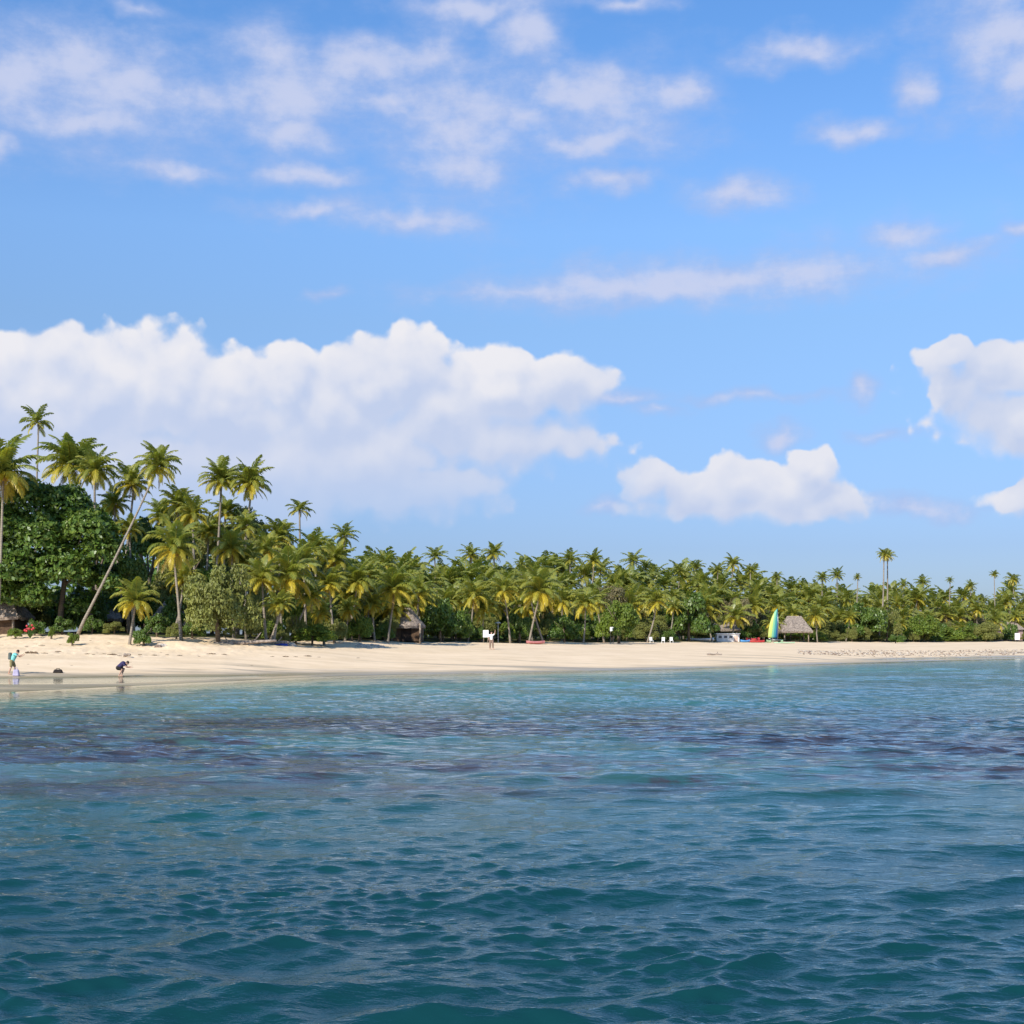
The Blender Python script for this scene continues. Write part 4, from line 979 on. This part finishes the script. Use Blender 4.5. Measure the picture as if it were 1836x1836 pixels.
def log(px, Y, L, r, rz, label, tilt=.05):
    root = link('driftwood_log', None)if False else None
    mb = MB(); rng = random.Random(int(px)); n = 8; pts = []
    for i in range(n + 1): t = i / n; pts.append(((t - .5) * L, math.sin(t * 5) * .08 * L * .3, r + tilt * L * t + rng.uniform(-.03, .03)))
    mb.tube(pts, [r * (1 - .5 * i / n) for i in range(n + 1)], 8)
    mb.tube([pts[5], (pts[5][0] + .25 * L * .5, .1, pts[5][2] + .16 * L)], [r * .4, r * .15], 6)
    mb.tube([pts[2], (pts[2][0] - .1 * L, -.1, pts[2][2] + .12 * L)], [r * .35, r * .1], 6)
    o_ = mb.build('driftwood_log', M_DRIFT, None, True, loc=at_ground(px, Y)); o_.rotation_euler = (0, 0, rz)
    return tag(o_, label, 'driftwood')
log(440, 117, 5.0, .2, .06, 'long grey driftwood trunk lying along the sand edge under the olive bush')
log(490, 121, 3.0, .17, -.3, 'short driftwood trunk lying left of the blue tarp')
log(1281, 146, 1.5, .10, .1, 'lone dark log stranded on the wet sand below the kiosk', .01)
log(228, 104, .5, .14, 0, 'small stump sticking out of the sand above the bending person in navy')
# blue tarp
mb = MB(); nn = 8; vs = []
for i in range(nn + 1):
    for j in range(nn + 1):
        x_, y_ = (i / nn - .5), (j / nn - .5); hgt = .42 * max(0, 1 - 3.2 * (x_ * x_ + y_ * y_)) + .05 * math.sin(i * 2.1 + j * 1.3)
        vs.append((x_ * 1.2, y_ * .9, max(.02, hgt)))
mb.add(vs, [(i * (nn + 1) + j, (i + 1) * (nn + 1) + j, (i + 1) * (nn + 1) + j + 1, i * (nn + 1) + j + 1) for i in range(nn) for j in range(nn)])
tag(mb.build('tarp', M_DBLUE, None, True, loc=at_ground(504, 122)), 'crumpled deep blue tarp on the sand edge between driftwood and pinkish boulder', 'tarp')
# seaweed wrack line
def weed_mesh(seed):
    rng = random.Random(seed); mb = MB()
    for k in range(26):
        a = rng.uniform(0, 6.28); r_ = rng.random() ** .7; x_, y_ = math.cos(a) * r_, math.sin(a) * r_ * .6
        mb.tube([(x_ - .14, y_, .02), (x_, y_ + rng.uniform(-.1, .1), .10 + .12 * (1 - r_)), (x_ + .16, y_ + rng.uniform(-.1, .1), .02)], [.03, .06, .02], 4)
    return mb.mesh('seaweed', M_WEED)
WD = [weed_mesh(s) for s in range(4)]
wl = [(57, 1172, 26), (80, 1173, 10), (105, 1169, 12), (156, 1173, 9), (168, 1175, 7), (186, 1174, 8), (202, 1175, 16), (214, 1176, 8), (251, 1175, 8), (276, 1176, 10), (300, 1175, 7), (322, 1176, 9),
      (357, 1178, 5), (379, 1174, 14), (402, 1174, 9), (488, 1178, 7), (512, 1178, 12), (530, 1178, 7), (552, 1178, 13), (572, 1179, 6), (642, 1180, 6), (75, 1158, 10), (48, 1160, 7), (162, 1149, 5), (108, 1157, 5), (330, 1158, 5)]
for i, (px, py, w_) in enumerate(wl):
    Y = ypix(px, py); o_ = link('seaweed_clump', WD[i % 4], None, at_ground(px, Y)); s = w_ * Y / F * .55
    o_.scale = (s, s * .9, min(1, s * 1.2)); o_.rotation_euler = (0, 0, rg.uniform(-.3, .3))
    tag(o_, ('small ' if w_ < 8 else 'long ' if w_ > 13 else 'medium ') + ('dried seaweed clump in the main wrack line' if py > 1165 else 'dried seaweed clump high on the left sand'), 'seaweed', 'seaweed clumps on the left beach')
for i in range(18):
    px, py = rg.uniform(5, 640), rg.uniform(1152, 1196); w_ = rg.uniform(2.5, 6)
    Y = ypix(px, py); o_ = link('seaweed_clump', WD[i % 4], None, at_ground(px, Y)); s = w_ * Y / F * .55
    o_.scale = (s, s * .9, min(1, s)); o_.rotation_euler = (0, 0, rg.uniform(-.5, .5))
    tag(o_, 'tiny scrap of dried seaweed scattered on the left sand', 'seaweed', 'tiny seaweed scraps on the left beach')
# pebble field at the right: nobody could count it
rng = np.random.default_rng(3); mb = MB(); cnt = 0
ico = bmesh.new(); bmesh.ops.create_icosphere(ico, subdivisions=1, radius=1); iv = [v.co.copy() for v in ico.verts]; iff = [tuple(v.index for v in f.verts) for f in ico.faces]; ico.free()
while cnt < 1500:
    px = rng.uniform(1430, 1990); py = 1171 + rng.normal(0, 3.0) - (px - 1430) * .002; Y = float(np.interp(px, TX, TY[:, 4])) + rng.uniform(-3, 26) * (1 if px > 1500 else .6)
    X = wx(px, Y); z_ = gz(X, Y)
    if z_ < .03: cnt += 1; continue
    s = float(rng.uniform(.05, .19)) * (.5 + .5 * float(rng.random()))
    ax = rng.uniform(.7, 1.5, 3); mb.add([(X + v.x * s * ax[0], Y + v.y * s * ax[1], z_ + v.z * s * .55 + .02) for v in iv], iff, mi=int(rng.integers(0, 2))); cnt += 1
tag(mb.build('pebbles', [M_DROCK, M_ROCK]), 'band of brown and pale stones along the right hand shore', 'stones', kind='stuff')
# red flowering plant by the left hut
fl = empty('flowering_plant', at_ground(54, 118)); q = MB(); rng_ = random.Random(4)
for k_ in range(46):
    a = rng_.uniform(0, 6.28); q.tube([(0, 0, 0), (math.cos(a) * .25, math.sin(a) * .25, .45), (math.cos(a) * .5, math.sin(a) * .45, .55 * rng_.uniform(.5, 1.4))], [.03, .05, .01], 4)
q.build('leaves', simple('shrub_green', (.07, .13, .03), .7), fl)
q = MB()
for k_ in range(14): q.ball((rng_.uniform(-.35, .35), rng_.uniform(-.3, .2), rng_.uniform(.55, 1.05)), .10, 6, 4)
q.build('blossom', M_FLOWER, fl)
tag(fl, 'small plant with red blossoms in front of the huge dark tree', 'plant')

# ------------------------------------------------------------------ people
def remesh(o_, v):
    m = o_.modifiers.new('skin', 'REMESH'); m.mode = 'VOXEL'; m.voxel_size = v; m.use_smooth_shade = True
    s = o_.modifiers.new('soft', 'SMOOTH'); s.iterations = 3; s.factor = .5
def hand(mb, wrist, d, side):
    wrist = Vector(wrist); d = Vector(d).normalized(); side = Vector(side).normalized(); nrm = d.cross(side)
    palm_ = wrist + d * .075
    for s in (-.025, 0, .025): mb.capsule(wrist + side * s * .7, palm_ + side * s, .016, .015, 6)
    for i, (s, L) in enumerate(((-.036, .062), (-.012, .075), (.012, .08), (.036, .07))):
        a = palm_ + side * s; b = a + (d + nrm * .25).normalized() * L * .55; c = b + (d + nrm * .8).normalized() * L * .5
        mb.capsule(a, b, .0095, .009, 6); mb.capsule(b, c, .009, .008, 6)
    a = wrist + d * .02 + side * .03; b = a + (d * .5 + side).normalized() * .045; mb.capsule(a, b, .012, .011, 6); mb.capsule(b, b + (d + side * .3).normalized() * .035, .011, .009, 6)
def person(px, Y, J, clothes, hair, label, rz=0.0, extra=None, sink=0.0):
    """J: joints in metres, x to the right of the picture, z up; figure is built facing +x"""
    loc = list(at_ground(px, Y)); loc[2] -= sink; root = empty('person', loc, rz)
    V = {k_: Vector(v_) for k_, v_ in J.items()}
    mb = MB(); cap = mb.capsule
    hd = V['head']; cap(V['pelvis'], V['chest'], .125, .14, 14)
    cap(V['chest'], V['neck'], .12, .06, 12); cap(V['neck'], hd, .055, .055, 10)
    mb.ball(hd, (.085, .075, .11), 14, 10)
    fx = (V['look'] - hd).normalized() if 'look' in V else Vector((1, 0, 0)); up = Vector((0, 0, 1)); sdv = fx.cross(up).normalized(); up = sdv.cross(fx)
    mb.ball(hd + fx * .035 - up * .055, (.055, .05, .055), 10, 8)          # jaw
    cap(hd + fx * .08 + up * .01, hd + fx * .105 - up * .02, .012, .016, 6)  # nose
    for s in (-1, 1): mb.ball(hd + sdv * s * .078, (.02, .014, .03), 6, 5)
    for s in ('l', 'r'):
        sh, el_, wr = V['sh' + s], V['el' + s], V['wr' + s]; cap(V['chest'], sh, .085, .06); cap(sh, el_, .052, .042); cap(el_, wr, .040, .027)
        hand(mb, wr, (wr - el_), (0, 1, 0))
        hp, kn, an = V['hp' + s], V['kn' + s], V['an' + s]; cap(V['pelvis'], hp, .11, .10); cap(hp, kn, .088, .058); cap(kn, kn.lerp(an, .4), .055, .056); cap(kn.lerp(an, .4), an, .056, .036)
        cap(an + Vector((-.03, 0, -.035)), an + Vector((.10, 0, -.045)), .036, .032); cap(an + Vector((.10, 0, -.045)), an + Vector((.17, 0, -.055)), .03, .02)
    b_ = mb.build('body', M_SKIN, root, True); remesh(b_, .011)
    for nm, mat, segs in clothes:
        q = MB()
        for (a, b2, ra, rb) in segs:
            A_ = V[a] if isinstance(a, str) else Vector(a); B_ = V[b2] if isinstance(b2, str) else Vector(b2); q.capsule(A_, B_, ra, rb, 14)
        remesh(q.build(nm, mat, root, True), .018)
    q = MB(); q.ball(hd + up * .028 - fx * .022, (.098, .09, .105), 12, 9)
    if hair == 'hat': q.tube([hd + up * .06, hd + up * .075], [.16, .15], 14)
    h_ = q.build('hair' if hair != 'hat' else 'hat', M_HAIR if hair != 'hat' else M_BROWNC, root, True)
    if extra: extra(root, V)
    return tag(root, label, 'person')
# 1: bending person with teal top and backpack at far left
J1 = dict(pelvis=(-.05, 0, .86), chest=(.12, 0, 1.22), neck=(.22, 0, 1.36), head=(.33, 0, 1.44), look=(.9, 0, 1.1),
          shl=(.15, .19, 1.28), shr=(.15, -.19, 1.28), ell=(.38, .22, 1.12), elr=(.42, -.2, 1.16), wrl=(.58, .2, 1.2), wrr=(.64, -.16, 1.26),
          hpl=(-.05, .10, .83), hpr=(-.05, -.10, .83), knl=(.10, .12, .47), knr=(-.08, -.11, .46), anl=(.05, .13, .09), anr=(-.22, -.11, .10))
def pack(root, V):
    q = MB(); q.box((-.17, 0, 1.17), (.2, .30, .44), taper=.85); o_ = q.build('backpack', simple('grey_green_pack', (.09, .11, .10), .8), root); o_.rotation_euler = (0, .0, 0)
    b_ = o_.modifiers.new('round', 'BEVEL'); b_.width = .05; b_.segments = 3
person(23, 91.5, J1, [('shirt', M_TEAL, [('pelvis', 'chest', .14, .165), ('chest', (.2, 0, 1.31), .15, .085), ('chest', 'shl', .10, .075), ('chest', 'shr', .10, .075), ('shl', (.26, .21, 1.2), .072, .06), ('shr', (.29, -.2, 1.22), .072, .06)]),
                      ('shorts', M_KHAKI, [('pelvis', 'hpl', .145, .125), ('pelvis', 'hpr', .145, .125), ('hpl', (.06, .12, .56), .115, .095), ('hpr', (-.07, -.11, .55), .115, .095)])],
       'dark', 'person in teal top and khaki shorts with grey backpack leaning forward on wet sand', extra=pack)
# lavender bag by the feet, black bag on the sand
def bag(px, Y, d, mat, label):
    root = empty('bag', at_ground(px, Y)); q = MB(); q.box((0, 0, d[2] / 2), d, taper=.72); b_ = q.build('pouch', mat, root); m_ = b_.modifiers.new('round', 'BEVEL'); m_.width = min(d) * .25; m_.segments = 3
    q = MB(); q.tube([(-d[0] * .25, 0, d[2] * .9), (-d[0] * .15, 0, d[2] * 1.25), (d[0] * .15, 0, d[2] * 1.25), (d[0] * .25, 0, d[2] * .9)], .02, 6); q.build('handle', mat, root, True)
    return tag(root, label, 'bag')
bag(29, 90.7, (.42, .3, .42), M_LAV, 'pale lavender bag beside the feet of the person in teal')
bag(104, 93.2, (.62, .35, .22), M_BLACK, 'black bag lying on the sand between the two people at left')
# 2: crouched person in navy
J2 = dict(pelvis=(-.22, 0, .58), chest=(.10, 0, .84), neck=(.26, 0, .86), head=(.38, 0, .88), look=(.7, 0, .4),
          shl=(.14, .18, .84), shr=(.14, -.18, .84), ell=(.34, .2, .60), elr=(.36, -.2, .62), wrl=(.56, .16, .58), wrr=(.60, -.14, .66),
          hpl=(-.20, .10, .55), hpr=(-.20, -.10, .55), knl=(.12, .14, .50), knr=(.06, -.14, .46), anl=(-.05, .14, .10), anr=(-.12, -.14, .10))
person(218, 92.0, J2, [('shirt', M_NAVY, [('pelvis', 'chest', .145, .165), ('chest', (.22, 0, .86), .145, .085), ('chest', 'shl', .10, .075), ('chest', 'shr', .10, .075), ('shl', (.24, .2, .72), .072, .06), ('shr', (.25, -.2, .73), .072, .06)]),
                       ('shorts', M_BLACK, [('pelvis', 'hpl', .15, .13), ('pelvis', 'hpr', .15, .13), ('hpl', (0, .13, .53), .12, .10), ('hpr', (-.04, -.13, .5), .12, .10)])],
       'dark', 'crouching person in navy top bending over the shallow tidal pool')
# 3: standing person at the grove edge
J3 = dict(pelvis=(0, 0, .93), chest=(.0, 0, 1.30), neck=(0, 0, 1.47), head=(.01, 0, 1.60), look=(.4, -.9, 1.58),
          shl=(-.19, 0, 1.40), shr=(.19, 0, 1.40), ell=(-.26, -.02, 1.14), elr=(.34, -.05, 1.55), wrl=(-.24, -.1, .92), wrr=(.36, -.06, 1.82),
          hpl=(-.10, 0, .90), hpr=(.10, 0, .90), knl=(-.12, -.03, .49), knr=(.14, -.03, .49), anl=(-.13, 0, .09), anr=(.16, 0, .09))
person(881, 140, J3, [('shirt', M_WHITE, [('pelvis', 'chest', .145, .17), ('chest', (0, 0, 1.42), .15, .09), ('chest', 'shl', .10, .075), ('chest', 'shr', .10, .075), ('shl', (-.23, 0, 1.25), .072, .06), ('shr', (.28, -.03, 1.49), .072, .06)]),
                      ('trousers', M_BROWNC, [('pelvis', 'hpl', .145, .125), ('pelvis', 'hpr', .145, .125), ('hpl', 'knl', .12, .085), ('hpr', 'knr', .12, .085), ('knl', (-.13, 0, .2), .085, .07), ('knr', (.155, 0, .2), .085, .07)])],
       'dark', 'standing person in white shirt and brown trousers raising one arm near the notice board')

SC.render.film_transparent = False

# every object that shares its words with others of its row is told apart by its place in that row
ORD = ['leftmost', 'second from left', 'third from left', 'fourth from left', 'fifth from left', 'sixth from left', 'seventh from left', 'eighth from left', 'ninth from left', 'tenth from left',
       'eleventh from left',  'twelfth from left', 'thirteenth from left', 'fourteenth from left', 'fifteenth from left', 'sixteenth from left', 'seventeenth from left', 'eighteenth from left']
by = {}
for o_ in SC.objects:
    if o_.parent is None and 'label' in o_: by.setdefault(o_['label'], []).append(o_)
for lab, L in by.items():
    if len(L) < 2: continue
    L.sort(key=lambda q_: q_.location.x / max(q_.location.y, 1))
    for i_, q_ in enumerate(L):
        q_['label'] = ('rightmost ' if i_ == len(L) - 1 else ORD[min(i_, len(ORD) - 1)] + ' ') + lab if len(L) <= len(ORD) + 1 else lab
